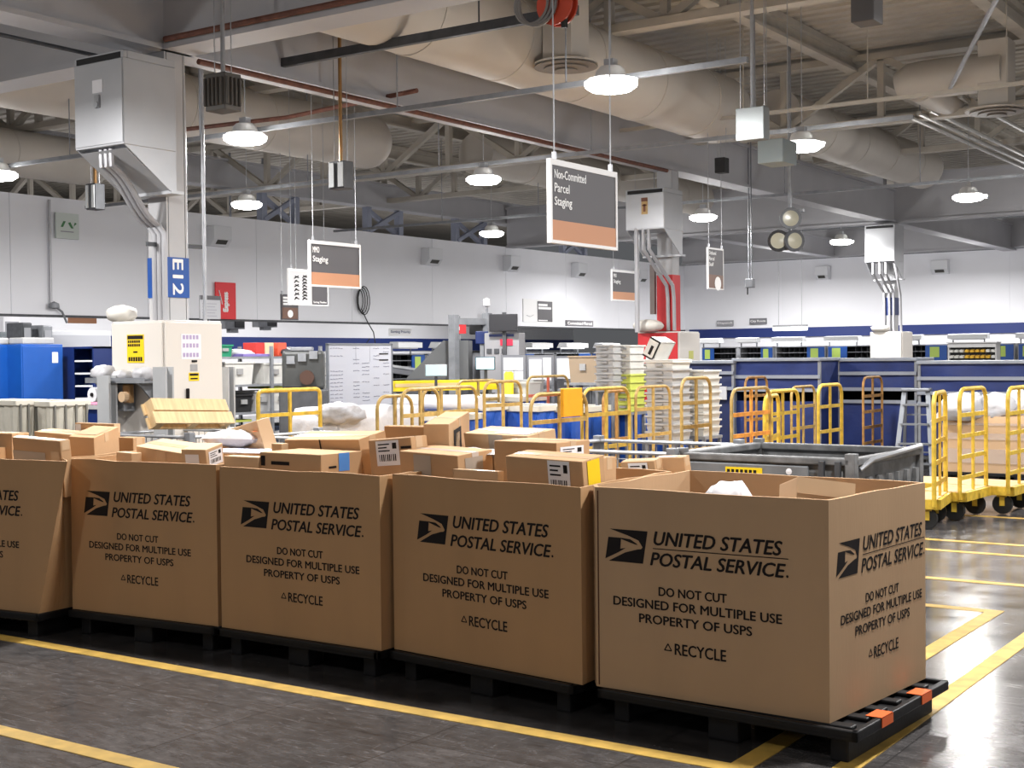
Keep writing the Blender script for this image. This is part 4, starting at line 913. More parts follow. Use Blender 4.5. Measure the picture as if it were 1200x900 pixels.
# ================================================================== MIDDLE OF THE HALL
# parts shelving behind the left column
p = gp(318, 18.2)
SHX, SHY = p.x, p.y; SHW = 1.95
t = thing('parts_shelving', 'grey open shelving crowded with tubs and bags right of the white electrical cabinet', 'shelving', (SHX, SHY, 0), R(90))
for sx in (-1, 0, 1):
    for sy in (0, 0.6): MB().bx(sx*SHW/2-0.02, sy-0.02, 0, sx*SHW/2+0.02, sy+0.02, 1.86).build('post', GREYST, t)
SZ = (0.55, 0.98, 1.35, 1.72)
for z in SZ: MB().bx(-SHW/2, 0, z-0.03, SHW/2, 0.6, z).build('shelf', GREYST, t)
MB().bx(-SHW/2-0.18, 0, 0, -SHW/2-0.03, 0.6, 1.70).build('end_panel', GREYST, t)
def tub(loc, w, d, h, m, label, name='tub', cat='tub', rz=0.0, group=None, lid=False, rim=True):
    t = thing(name, label, cat, loc, rz, group); k = 0.9; x, y = w/2, d/2; th = 0.008
    vs = [(-x*k, -y*k, 0), (x*k, -y*k, 0), (x*k, y*k, 0), (-x*k, y*k, 0), (-x, -y, h), (x, -y, h), (x, y, h), (-x, y, h),
          (-x+th, -y+th, h), (x-th, -y+th, h), (x-th, y-th, h), (-x+th, y-th, h), (-x*k+th, -y*k+th, 0.01), (x*k-th, -y*k+th, 0.01), (x*k-th, y*k-th, 0.01), (-x*k+th, y*k-th, 0.01)]
    q = [(0, 3, 2, 1)]+[(i, (i+1) % 4, 4+(i+1) % 4, 4+i) for i in range(4)]+[(4+i, 4+(i+1) % 4, 8+(i+1) % 4, 8+i) for i in range(4)]+[(8+i, 8+(i+1) % 4, 12+(i+1) % 4, 12+i) for i in range(4)]+[(12, 13, 14, 15)]
    MB().add(vs, q).build('body', m, t)
    if rim:
        r_ = MB().bx(-x-0.012, -y-0.012, h-0.022, x+0.012, -y, h).bx(-x-0.012, y, h-0.022, x+0.012, y+0.012, h).bx(-x-0.012, -y, h-0.022, -x, y, h).bx(x, -y, h-0.022, x+0.012, y, h)
        r_.build('rim', m, t)
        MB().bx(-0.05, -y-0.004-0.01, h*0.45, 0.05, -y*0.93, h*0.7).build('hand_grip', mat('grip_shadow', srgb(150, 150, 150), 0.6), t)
    if lid: MB().bx(-x-0.01, -y-0.01, h, x+0.01, y+0.01, h+0.02).build('lid', m, t, bevel=0.006)
    return t
def onsh(u, lev, dy=0.28): return (SHX-dy, SHY+u, SZ[lev])
# shelf top
tub(onsh(-0.72, 3), 0.26, 0.3, 0.16, GREENB, 'green bin on the left end of the shelving top', rz=R(90))
tag(MB().bx(-0.1, -0.1, 0, 0.1, 0.1, 0.16).build('red_carton', mat('carton_red', srgb(204, 78, 60), 0.6), loc=(SHX-0.5, SHY-0.82, 1.72), bevel=0.006), 'small red carton behind the green bin on the shelving', 'carton')
blob('plastic_bag', onsh(-0.35, 3), (0.3, 0.5, 0.1), PLASTW, 'white crumpled bag on the shelving top right of the green bin', 'bag', 21)
tag(MB().bx(-0.14, -0.26, 0, 0.14, 0.26, 0.035).build('magazine_stack', mat('violet_paper', srgb(126, 112, 176), 0.5), loc=(SHX-0.15, SHY-0.25, 1.72), bevel=0.004), 'violet flat packs at the front of the shelving top', 'paper')
for u, c_, l in ((0.02, srgb(188, 46, 40), 'dark red box on the shelving top left of the tan box'), (0.2, srgb(216, 186, 150), 'tan box on the shelving top between two red boxes'), (0.45, srgb(214, 84, 58), 'orange red box on the shelving top, right of the tan box')):
    tag(MB().bx(-0.12, -0.085, 0, 0.12, 0.085, 0.19).build('small_carton', mat('carton_%d' % int(u*100), c_, 0.6), loc=onsh(u, 3, 0.35), bevel=0.005), l, 'carton')
tag(MB().bx(-0.12, -0.28, 0, 0.12, 0.28, 0.12).build('long_carton', WHITE, loc=onsh(0.86, 3, 0.4), bevel=0.01), 'long white carton at the right end of the shelving top', 'carton')
SH = [(-0.55, 2, 0.52, 0.30, TRAYW, 'white printed tub on the upper shelf at left'), (0.12, 2, 0.46, 0.28, TRAYW, 'white tub on the upper shelf in the middle, front'),
      (0.55, 2, 0.34, 0.22, DGREY, 'dark tub on the upper shelf beside the middle one'), (-0.48, 1, 0.3, 0.24, BLACK, 'black bin on the middle shelf at left'),
      (-0.12, 1, 0.3, 0.28, TRAYG, 'grey tub on the middle shelf left of centre'), (0.22, 1, 0.36, 0.28, TRAYW, 'white tub on the middle shelf right of centre'), (0.66, 1, 0.4, 0.26, TRAYW, 'white tub on the middle shelf at right'),
      (-0.35, 0, 0.36, 0.24, DGREY, 'dark grey tub on the low shelf at left'), (0.12, 0, 0.34, 0.22, mat('navy_tub', srgb(40, 50, 70), 0.5), 'navy tub on the low shelf in the middle'), (0.6, 0, 0.36, 0.24, DGREY, 'dark tub on the low shelf at right')]
for u, lv, w, h, m, l in SH: tub(onsh(u, lv, 0.25), w, 0.42, h, m, l, rz=R(90))
for u, lv, l in ((0.16, 1, 'lime green tray lid lying on the middle shelf tub'), (0.9, 1, 'lime green tray lid at the right end of the middle shelf'), (-0.5, 0, 'lime green tray lid on the low shelf')):
    z = SZ[lv]+(0.3 if u != 0.9 else 0.0)
    tag(MB().bx(-0.2, -0.17, 0, 0.2, 0.17, 0.035).build('loose_lid', TRAYY, loc=(SHX-0.25, SHY+u, z), bevel=0.008), l, 'tray')  # flat tray lids lying loose on the shelves
blob('dark_bundle', onsh(0.62, 3, 0.2), (0.4, 0.4, 0.12), mat('dark_bag_m', (0, 0, 0)), 'dark bundle on the shelving top beside the orange red box', 'bag', 31)
# motor-like dark machine right of the shelving
p = gp(356, 16.9)
t = thing('dark_machine', 'dark grey sorting head machine standing between the shelving and the whiteboard', 'machine', (p.x, p.y, 0), R(40))
MB().bx(-0.3, -0.25, 0, 0.3, 0.25, 1.3).build('pedestal', DGREY, t, bevel=0.02)
MB().bx(-0.26, -0.22, 1.3, 0.26, 0.22, 1.78).build('head', mat('machine_black', srgb(58, 60, 60), 0.5, var=0.2), t, bevel=0.04)
MB().lathe([(0.09, -0.04), (0.09, 0.04), (0.05, 0.06)], (0.05, -0.26, 1.45), 18, 'y').build('roller', mat('roller_brown', srgb(70, 46, 36), 0.5), t, smooth=True)
for k in range(3): MB().bx(-0.2+0.14*k, -0.25, 1.62+0.03*k, -0.1+0.14*k, -0.22, 1.72+0.03*k).build('control_panel', GREYST, t)
MB().bx(-0.15, -0.2, 1.78, 0.12, 0.1, 1.83).build('cap', GREYST, t, bevel=0.01)
for i, (px, py, l) in enumerate(((375, 428, 'white tub on a stand left of the whiteboard, upper'), (377, 455, 'white tub on a stand left of the whiteboard, middle'), (372, 472, 'white tub on a stand left of the whiteboard, lowest'))):
    q = gp(377, 20.3); z = zat(px, py+11, q); tub((q.x, q.y, z), 0.40, 0.34, 0.26, TRAYW, l, rz=R(70))
q = gp(377, 20.3)
t = thing('tub_stand', 'grey steel stand of white tubs left of the whiteboard', 'stand', (q.x, q.y, 0), R(70))
for sx in (-0.3, 0.3):
    for sy in (-0.24, 0.24): MB().bx(sx-0.02, sy-0.02, 0, sx+0.02, sy+0.02, 1.65).build('post', GREYST, t)
for py in (439, 466, 483):
    z = zat(376, py, q); MB().bx(-0.3, -0.26, z-0.025, 0.3, 0.26, z).build('shelf', GREYST, t)

# whiteboard
c = ad(421, 440, 18.4); a = reach(c, V((0, 1, 0)), 384); b = reach(c, V((0, 1, 0)), 458.5); w = abs(b-a); c = c+V((0, 1, 0))*((a+b)/2); h = 73*18.4/FPX
t = thing('whiteboard', 'large rolling whiteboard covered with a handwritten table, beside the shelving', 'whiteboard', (c.x, c.y, 0), R(90)); zb = c.z-h/2
MB().bx(-w/2, -0.012, zb, w/2, 0.012, zb+h).build('board', mat('board_white', srgb(172, 174, 182), 0.35), t)
f = MB()
f.bx(-w/2-0.015, -0.018, zb-0.015, w/2+0.015, 0.018, zb+0.012).bx(-w/2-0.015, -0.018, zb+h-0.012, w/2+0.015, 0.018, zb+h+0.015).bx(-w/2-0.015, -0.018, zb, -w/2+0.01, 0.018, zb+h).bx(w/2-0.01, -0.018, zb, w/2+0.015, 0.018, zb+h)
f.build('frame', ALU, t)
wr = MB(); random.seed(5); y = -0.0135
for r_ in range(15):
    zz = zb+h*(0.93-r_*0.06)
    for cc, (u0, wl) in enumerate(((-0.47, 0.2), (-0.12, 0.1), (0.02, 0.12), (0.2, 0.1), (0.36, 0.1))):
        if random.random() < (0.9 if cc == 0 else 0.42):
            n = random.randint(3, 5); step = wl*w/n
            for k in range(n): wr.bar((w*u0+step*k, y, zz+0.01*random.random()), (w*u0+step*(k+0.7), y, zz+0.012*random.random()), 0.009, 0.003, up=(0, 1, 0))
wr.bx(-w*0.08, y-0.001, zb+h*0.72, -w*0.078, y, zb+h*0.97).bx(w*0.14, y-0.001, zb+h*0.72, w*0.142, y, zb+h*0.97)
wr.build('handwriting', mat('marker_grey', srgb(120, 120, 132), 0.5), t)
MB().bx(w*0.29, y-0.002, zb+h*0.835, w*0.44, y, zb+h*0.855).bx(w*0.29, y-0.002, zb+h*0.735, w*0.44, y, zb+h*0.755).build('black_strips', INK, t)
for s in (-1, 1):
    MB().bx(s*w*0.47-0.015, 0.02, 0.06, s*w*0.47+0.015, 0.05, zb+h).build('upright', ALU, t)
    MB().bx(s*w*0.47-0.02, -0.3, 0.03, s*w*0.47+0.02, 0.35, 0.06).build('foot', ALU, t)
# low load under crumpled white wrap
q = gp(418, 15.8)
t = thing('wrapped_load', 'low load under crumpled white plastic sheet below the whiteboard', 'load', (q.x, q.y, 0), R(84))
zt = zat(418, 477, q)
def wrapped(t, w, d, h, m, seed, n=18, amp=0.05, name='plastic_sheet'):
    vs = []; fs = []; per = 4*n
    for k in range(8):
        z = h*min(k/6, 1); ins = 0.0 if k < 6 else (0.12 if k == 7 else 0.03)
        for i in range(per):
            s = i//n; f_ = (i % n)/n; x, y = w/2-ins, d/2-ins
            p_ = [V((-x+2*x*f_, -y, z)), V((x, -y+2*y*f_, z)), V((x-2*x*f_, y, z)), V((-x, y-2*y*f_, z))][s]
            nn = V((p_.x, p_.y, 0)).normalized(); u = amp*noise.noise(V((p_.x*6+seed, p_.y*6, z*5)))
            vs.append(p_+nn*u+V((0, 0, amp*0.8*noise.noise(V((p_.x*4, p_.y*4, seed)))*(k >= 5))))
    for k in range(7):
        for i in range(per): fs.append((k*per+i, k*per+(i+1) % per, (k+1)*per+(i+1) % per, (k+1)*per+i))
    vs.append(V((0, 0, h*1.02))); c_ = len(vs)-1
    for i in range(per): fs.append((7*per+i, 7*per+(i+1) % per, c_))
    o = MB().add(vs, fs).build(name, m, t); o.data.polygons.foreach_set('use_smooth', [True]*len(o.data.polygons)); return o
o = wrapped(t, 1.35, 0.8, zt-0.12, PLASTW, 3); o.location = (0, 0, 0.12)
m = MB()
for k in (-0.5, 0, 0.5): m.bx(k-0.05, -0.4, 0, k+0.05, 0.4, 0.1)
m.bx(-0.6, -0.4, 0.1, 0.6, 0.4, 0.12); m.build('base_pallet', PINE, t)
blob('wrap_heap', tuple(gp(398, 15.2, zat(398, 498, gp(398, 15.2)))), (0.5, 0.5, 0.26), mat('grey_wrap', srgb(168, 168, 172), 0.4, bump=0.5, bscale=9), 'grey crumpled plastic heap in front of the wrapped load', 'plastic sheet', 41, rough=0.35)

# ---- platform trucks
def truck(px, D, ptop, label, rz=0.0, w=0.72, L=1.35, mt=YEL, bars=3, grid=1, rust=False, hw=None, zplat=0.27, round_=0.13, bm=None, side=-1):
    """platform truck: the handle stands at its end towards +X; pixel (px, ptop) is the top of the handle seen at distance D"""
    c = gp(px, D); H = zat(px, ptop, c)
    t = thing('platform_truck', label, 'platform truck', (c.x, c.y, 0), rz, 'yellow platform trucks')
    hw = (hw or w)/2
    x0, x1 = (-L+0.06, 0.06) if side < 0 else (-0.06, L-0.06)
    m = MB(); n = 5
    for k in range(n): m.bx(x0+0.04, -w/2+0.03+k*(w-0.06)/n, zplat-0.01, x1-0.04, -w/2+0.03+(k+1)*(w-0.06)/n-0.006, zplat+0.025)
    m.build('wood_deck', WOOD, t)
    f = MB().bx(x0, -w/2, zplat-0.07, x1, -w/2+0.035, zplat+0.02).bx(x0, w/2-0.035, zplat-0.07, x1, w/2, zplat+0.02).bx(x0, -w/2, zplat-0.07, x0+0.035, w/2, zplat+0.02).bx(x1-0.035, -w/2, zplat-0.07, x1, w/2, zplat+0.02).bx(x0, -0.04, zplat-0.07, x1, 0.04, zplat-0.02)
    f.build('frame', mt, t)
    def handle(x):
        r = round_; z0 = zplat-0.05
        pts = [(x, -hw, z0), (x, -hw, H-r)]+[tuple(q) for q in arc((x, -hw+r, H-r), r, 180, 90, 5, (0, 1, 0), (0, 0, 1))]+[tuple(q) for q in arc((x, hw-r, H-r), r, 90, 0, 5, (0, 1, 0), (0, 0, 1))]+[(x, hw, z0)]
        MB().tube(pts, 0.022 if mt is YEL else 0.018, 8).build('handle', mt, t, smooth=True)
        b = MB()
        for g in range(grid):
            yy = -hw+2*hw*(g+1)/(grid+1); b.bx(x-0.012, yy-0.017, z0, x+0.012, yy+0.017, H-0.01)
        for k in range(bars):
            z = zplat+0.16+(H-0.26-zplat-0.16)*k/max(bars-1, 1); b.bx(x-0.01, -hw, z-0.02, x+0.01, hw, z+0.02)
        b.build('handle_lattice', bm or mt, t)
    handle(0.0)
    for sx in (x0+0.16, x1-0.14):
        for sy in (-1, 1):
            y = sy*(w/2-0.09)
            k = MB().bx(sx-0.05, y-0.045, 0.18, sx+0.05, y+0.045, zplat-0.06).bx(sx-0.02, y-0.045, 0.09, sx+0.03, y-0.035, 0.19).bx(sx-0.02, y+0.035, 0.09, sx+0.03, y+0.045, 0.19).build('caster', mt, t)
            MB().lathe([(0.05, -0.03), (0.1, -0.028), (0.105, 0), (0.1, 0.028), (0.05, 0.03)], (sx, y, 0.105), 18, 'y').build('wheel', RUBBER, k, smooth=True)
    return t
TR = [
 (1101, 13.0, 460, 'yellow platform truck seen end on, just right of the nearest big cardboard box', dict(rz=R(9), bars=4, w=0.8, L=1.5, bm=mat('truck_ochre', srgb(190, 150, 48), 0.5, var=0.25, scale=14))),
 (1140, 13.6, 455, 'yellow platform truck with wooden deck before the pale wrapped box', dict(rz=R(-3), bars=4, w=0.8, L=1.5)),
 (1194, 14.1, 454, 'yellow platform truck cut by the right edge of the picture', dict(rz=R(-2), bars=4, w=0.8)),
 (972.5, 16.5, 451, 'bright yellow truck with tall rounded handle, left of the rusty handled truck', dict(bars=3, w=0.78)),
 (941, 17.2, 453, 'yellow truck standing left behind the tall rounded handle', dict(bars=3, w=0.8, mt=YELP)),
 (917, 15.6, 458, 'bright yellow truck with low wide handle in the middle of the right group', dict(bars=3, w=0.92)),
 (904, 15.0, 464, 'yellow truck nearly edge on in front of the orange tinted handle', dict(rz=R(12), bars=4, w=0.75)),
 (880, 16.2, 455, 'truck with orange and pale lattice handle in the right group', dict(bars=4, w=0.95, mt=YELP, bm=mat('lattice_orange', srgb(216, 146, 60), 0.55, var=0.3, scale=10))),
 (886, 19.0, 442, 'tall handled rusty truck standing behind the orange lattice truck', dict(bars=3, w=0.75, mt=YELR)),
 (1022.5, 18.9, 442, 'rusty yellow truck standing alone before the middle blue cart', dict(bars=4, w=0.78, mt=YELR)),
 (815.5, 16.6, 443, 'pale yellow truck before the tall stack of white trays', dict(bars=4, w=0.68, mt=YELP)),
 (765, 15.7, 453, 'pale yellow truck with wide handle left of the white tray stacks', dict(bars=3, w=0.85, mt=YELP)),
 (739, 17.4, 454, 'pale truck between the two widest yellow handles, further back', dict(bars=3, w=0.62, mt=YELR)),
 (710, 14.7, 455, 'yellow truck with broad rounded handle left of the pale wide one', dict(bars=3, w=0.95, round_=0.16, mt=mat('truck_dull_yellow', srgb(178, 148, 62), 0.5, var=0.22, scale=14))),
 (722, 15.6, 458, 'rusty brown truck close behind the broad rounded handle', dict(bars=3, w=0.6, mt=YELR)),
 (655, 15.2, 461, 'yellow truck with an orange sheet hung on its handle', dict(bars=2, w=1.0, mt=YELP, round_=0.16)),
 (642, 18.4, 441, 'pale truck with reddish bars further back, left of the orange sheet', dict(bars=2, w=1.05, mt=YELP, bm=mat('lattice_red', srgb(190, 92, 66), 0.55, var=0.3))),
 (589, 15.4, 447, 'pale yellow truck with two open bays, below the television', dict(bars=3, w=0.72, mt=YELP)),
 (560, 17.2, 446, 'pale truck standing behind left of the two bay truck', dict(bars=2, w=0.95, mt=YELP)),
 (527, 15.0, 454, 'yellow truck with long handle before the white roll, right one', dict(bars=2, w=0.95, grid=2, mt=YELP)),
 (492, 14.6, 456, 'yellow truck with long handle before the white roll, left one', dict(bars=2, w=0.6, grid=1, mt=YELP)),
 (462, 15.4, 464, 'dark handled truck beside the lower right corner of the whiteboard', dict(bars=1, w=0.55, mt=YELP)),
 (339, 14.2, 457, 'yellow truck with low square handle before the shelving', dict(bars=2, w=0.95, mt=YEL, round_=0.06)),
]
# red handled caster lock on the near trucks
# ---- blue carts with white rims
def blue_cart(px0, px1, pyt, D, label, plane='X', h2=None, pile=False):
    c = gp((px0+px1)/2, D); d = V((1, 0, 0)) if plane == 'X' else V((0, 1, 0)); a = reach(c, d, px0); b = reach(c, d, px1); w = abs(b-a); c = c+d*((a+b)/2); zt = zat((px0+px1)/2, pyt, c)
    t = thing('blue_cart', label, 'cart', (c.x, c.y, 0), R(90) if plane == 'Y' else 0, 'blue hampers with white rims')
    dd = 0.7
    m = MB(); n = 10; vs = []; per = 4*n; fs = []
    for k, (z, s, u_) in enumerate(((0.25, 0.93, 0), (0.5, 0.97, 0.02), (zt-0.2, 0.99, 0.025), (zt-0.05, 1, 0.0), (zt-0.05, 0.95, 0), (0.3, 0.88, 0))):
        for i in range(per):
            q_ = i//n; f_ = (i % n)/n; x, y = w/2*s, dd/2*s
            p_ = [(-x+2*x*f_, -y), (x, -y+2*y*f_), (x-2*x*f_, y), (-x, y-2*y*f_)][q_]; nn = [(0, -1), (1, 0), (0, 1), (-1, 0)][q_]; uu = u_*math.sin(f_*math.pi*5+q_*2+px0)
            vs.append((p_[0]+nn[0]*uu, p_[1]+nn[1]*uu, z))
    fs = [(k*per+i, k*per+(i+1) % per, (k+1)*per+(i+1) % per, (k+1)*per+i) for k in range(5) for i in range(per)]+[tuple(5*per+i for i in range(per))]
    m.add(vs, fs).build('fabric_body', mat('cart_blue', srgb(34, 82, 172), 0.55, var=0.15, scale=4, bump=0.3, bscale=6), t)
    e = 0.03
    MB().bx(-w/2-e, -dd/2-e, zt-0.08, w/2+e, -dd/2+e, zt).bx(-w/2-e, dd/2-e, zt-0.08, w/2+e, dd/2+e, zt).bx(-w/2-e, -dd/2, zt-0.08, -w/2+e, dd/2, zt).bx(w/2-e, -dd/2, zt-0.08, w/2+e, dd/2, zt).build('rim', mat('rim_cream', (0, 0, 0)), t, bevel=0.01)
    MB().bx(-w/2+0.03, -dd/2+0.03, 0.18, w/2-0.03, dd/2-0.03, 0.25).build('base', DGREY, t)
    for sx in (-1, 1):
        for sy in (-1, 1):
            k = MB().bx(sx*w*0.4-0.03, sy*0.26-0.02, 0.1, sx*w*0.4+0.03, sy*0.26+0.02, 0.18).build('caster', GREYST, t)
            MB().lathe([(0.07, -0.018), (0.07, 0.018)], (sx*w*0.4, sy*0.26, 0.07), 14, 'y').build('wheel', RUBBER, k)
    return t
blue_cart(546, 592, 473, 17.5, 'blue hamper with white rim behind the two bay truck')
blue_cart(600, 648, 474, 17.6, 'blue hamper with white rim left of the orange sheet')
blue_cart(656, 701, 475, 17.7, 'blue hamper with white rim behind the broad rounded truck handle')
blue_cart(708, 748, 475, 18.3, 'blue hamper with white rim behind the pale wide truck handle')
blue_cart(759, 800, 475, 19.0, 'blue hamper with white rim left of the tall tray stack')
blue_cart(546, 625, 463, 19.0, 'dark inside blue hamper in the second row, behind the white rimmed hampers')
blue_cart(452, 545, 484, 16.9, 'blue hamper with pale papers below the white roll')
tag(MB().lathe([(0.08, -0.62), (0.1, -0.55), (0.1, 0.55), (0.08, 0.62)], axis='x', n=16).build('white_roll', POLY, loc=tuple(gp(515, 16.6, zat(515, 472, gp(515, 16.6)))), smooth=True), 'long white roll lying across the blue hamper behind the yellow handles', 'roll')
# ---- stacks of mail trays
def stack(px, pyb, D, n, w, d, h, mats_, where, rz=0.0, lidtop=False, step=None):
    c = gp(px, D); z = zat(px, pyb, c); st = step or h*0.82
    for k in range(n):
        m = mats_[k] if isinstance(mats_, list) else mats_
        pos = 'lowest' if k == 0 else ('topmost' if k == n-1 else '%s from bottom' % ORD[k])
        col = {'tray_white': 'white', 'tray_grey': 'grey', 'tray_lime': 'lime'}[m.name]
        tub((c.x, c.y, z+k*st), w, d, h, m, '%s mail tray, %s of the stack %s' % (col, pos, where), name='mail_tray', cat='mail tray', rz=rz, group='stacked mail trays', lid=(lidtop and k == n-1))
    return c, z
def stand(c, z, w, d, label, rz=0.0):
    t = thing('tray_stand', label, 'stand', (c.x, c.y, 0), rz)
    MB().bx(-w/2, -d/2, z-0.04, w/2, d/2, z-0.004).build('top', GREYST, t)
    for sx in (-1, 1):
        for sy in (-1, 1): MB().bx(sx*(w/2-0.03)-0.02, sy*(d/2-0.03)-0.02, 0, sx*(w/2-0.03)+0.02, sy*(d/2-0.03)+0.02, z-0.04).build('leg', GREYST, t)
cA, zA = stack(717, 455, 17.8, 6, 0.27, 0.40, 0.115, TRAYG, 'left of the red column', step=0.092)
cB, zB = stack(738.5, 482, 17.9, 9, 0.22, 0.40, 0.115, [TRAYY]*5+[TRAYW]*4, 'just left of the red column', step=0.096)
stand(cA, zA, 0.3, 0.42, 'grey stand under the grey tray stack left of the red column'); stand(cB, zB, 0.26, 0.42, 'grey stand under the lime and white tray stack')
cC, zC = stack(783, 516, 17.0, 10, 0.38, 0.5, 0.125, [TRAYG]*9+[TRAYW], 'standing tall before the red column', step=0.098, lidtop=True)
cD, zD = stack(818, 510, 17.6, 9, 0.40, 0.5, 0.12, TRAYW, 'right of the tall grey stack', step=0.092)
cE, zE = stack(758, 450, 18.4, 2, 0.36, 0.4, 0.16, TRAYG, 'between the two tray stacks', step=0.12)
stand(cC, zC, 0.42, 0.52, 'grey stand under the tallest tray stack'); stand(cD, zD, 0.44, 0.52, 'grey stand under the white tray stack right of the tallest'); stand(cE, zE, 0.4, 0.42, 'grey stand between the two tall tray stacks')
q = gp(774, 17.0); 
t = thing('tilted_tray', 'white tray propped up at a slant on the stacks before the red column', 'mail tray', (q.x, q.y, zC+9*0.098+0.145), 0)
t.rotation_euler = (0, R(-62), 0); MB().bx(-0.02, -0.2, 0, 0.24, 0.2, 0.02).bx(-0.02, -0.2, 0, 0, 0.2, 0.16).bx(0.22, -0.2, 0, 0.24, 0.2, 0.16).bx(-0.02, -0.2, 0, 0.24, -0.18, 0.16).bx(-0.02, 0.18, 0, 0.24, 0.2, 0.16).build('body', TRAYW, t)
MB().bx(0.03, -0.203, 0.06, 0.15, -0.2, 0.1).build('paper_label', INK, t)

# ---- tall blue covered mail racks
def blue_rack(px0, px1, pyt, D, label, bars, gap, plane='X', bot=0.2, dk=False):
    """bars: pixel rows of grey cross bars; gap: rows left open (dark) between the upper and lower fabric"""
    c = gp((px0+px1)/2, D); d = V((1, 0, 0)) if plane == 'X' else V((0, 1, 0)); a = reach(c, d, px0); b = reach(c, d, px1); w = abs(b-a); c = c+d*((a+b)/2)
    Z = lambda py: zat((px0+px1)/2, py, c); zt = Z(pyt)
    t = thing('blue_mail_rack', label, 'mail rack', (c.x, c.y, 0), R(90) if plane == 'Y' else 0)
    dd = 0.75; f = MB(); e = 0.02
    for sx in (-1, 1):
        for sy in (0, dd): MB().bx(sx*w/2-e, sy-e, 0.18, sx*w/2+e, sy+e, zt).build('frame_post', GREYST, t)
    tp = MB().bx(-w/2-0.03, -0.06, zt-0.03, w/2+0.03, dd+0.03, zt+0.02); tp.build('top_shelf', mat('rack_top_grey', srgb(140, 146, 156), 0.45, var=0.1), t, bevel=0.01)
    bb = MB()
    for py in bars: bb.bx(-w/2-0.02, -0.05, Z(py)-0.025, w/2+0.02, -0.015, Z(py)+0.025)
    bb.build('cross_bars', mat('rack_bar_grey', srgb(138, 144, 156), 0.45), t)
    def sheet(z0, z1, nm, m):
        nx, nz = 22, 8; vs = []; fs = []
        for j in range(nz+1):
            for i in range(nx+1):
                x = -w/2+0.01+(w-0.02)*i/nx; z = z0+(z1-z0)*j/nz
                u = 0.03*noise.noise(V((x*2.2+px0, z*3.1, D)))*math.sin(math.pi*j/nz)
                vs.append((x, -0.005+u, z))
        N = (nx+1)*(nz+1)
        vs += [(v[0], v[1]+0.012, v[2]) for v in vs]
        for j in range(nz):
            for i in range(nx):
                k = j*(nx+1)+i; fs.append((k, k+1, k+nx+2, k+nx+1)); fs.append((N+k, N+k+nx+1, N+k+nx+2, N+k+1))
        o = MB().add(vs, fs).build(nm, m, t); o.data.polygons.foreach_set('use_smooth', [True]*len(o.data.polygons))
    m1 = BLUED if dk else BLUEF
    sheet(Z(gap[0]), zt-0.03, 'upper_cover', m1); sheet(bot, Z(gap[1]), 'lower_cover', m1)
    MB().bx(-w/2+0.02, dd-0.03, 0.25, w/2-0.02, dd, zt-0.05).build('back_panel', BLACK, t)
    for sx in (-1, 1): MB().bx(sx*w/2-0.01, 0.02, bot, sx*w/2+0.01, dd-0.02, zt-0.04).build('side_cover', m1, t)
    MB().bx(-w/2, 0, 0.14, w/2, dd, 0.19).build('base', DGREY, t)
    for sx in (-1, 1):
        for y in (0.08, dd-0.08):
            k = MB().bx(sx*(w/2-0.1)-0.03, y-0.02, 0.09, sx*(w/2-0.1)+0.03, y+0.02, 0.14).build('caster', GREYST, t)
            MB().lathe([(0.075, -0.018), (0.075, 0.018)], (sx*(w/2-0.1), y, 0.075), 14, 'y').build('wheel', RUBBER, k)
    return t
blue_rack(862, 961, 421, 20.0, 'blue fabric covered mail rack, left of three facing the camera', (441.5, 457), (458, 470))
blue_rack(966, 1074, 421, 20.0, 'blue fabric covered mail rack, middle of three facing the camera', (437.5, 456, 470.5), (457, 470))
blue_rack(1078, 1222, 424, 18.9, 'blue fabric covered mail rack, right one behind the white wrapped box', (443.5, 461, 474), (461, 473))
blue_rack(792, 860, 424, 20.6, 'dark blue mail rack with open black top beside the white trays', (437, 455), (455, 456), dk=True)
q = gp(843, 20.5); tag(MB().bx(-0.18, -0.02, 0, 0.16, 0.0, 0.2).build('white_placard', mat('placard', srgb(196, 196, 200), 0.5), loc=(q.x, q.y-0.08, zat(843, 468, q))), 'pale placard on the dark blue mail rack', 'placard')
# ladder
q = gp(1074, 18.2); hz = zat(1074, 455, q)
t = thing('step_ladder', 'grey folding step ladder standing before the blue mail racks', 'ladder', (q.x, q.y, 0), R(8))
for s in (-1, 1):
    MB().bar((s*0.25, -0.3, 0), (s*0.15, -0.03, hz), 0.03, 0.06).build('front_rail', ALU, t)
    MB().bar((s*0.24, 0.36, 0), (s*0.15, 0.05, hz-0.05), 0.025, 0.04).build('rear_rail', ALU, t)
for k in range(4):
    f_ = (k+0.8)/4.6; w = 0.25-0.1*f_; MB().bx(-w, -0.3+0.27*f_-0.06, hz*f_-0.025, w, -0.3+0.27*f_+0.02, hz*f_).build('step', ALU, t)
for k in range(2):
    f_ = (k*2+1.2)/4.6; MB().bar((-0.23+0.08*f_, 0.36-0.31*f_, hz*f_), (0.23-0.08*f_, 0.36-0.31*f_, hz*f_), 0.02, 0.02).build('brace', ALU, t)
MB().bx(-0.19, -0.12, hz-0.04, 0.19, 0.1, hz).build('top_cap', ALU, t, bevel=0.01)
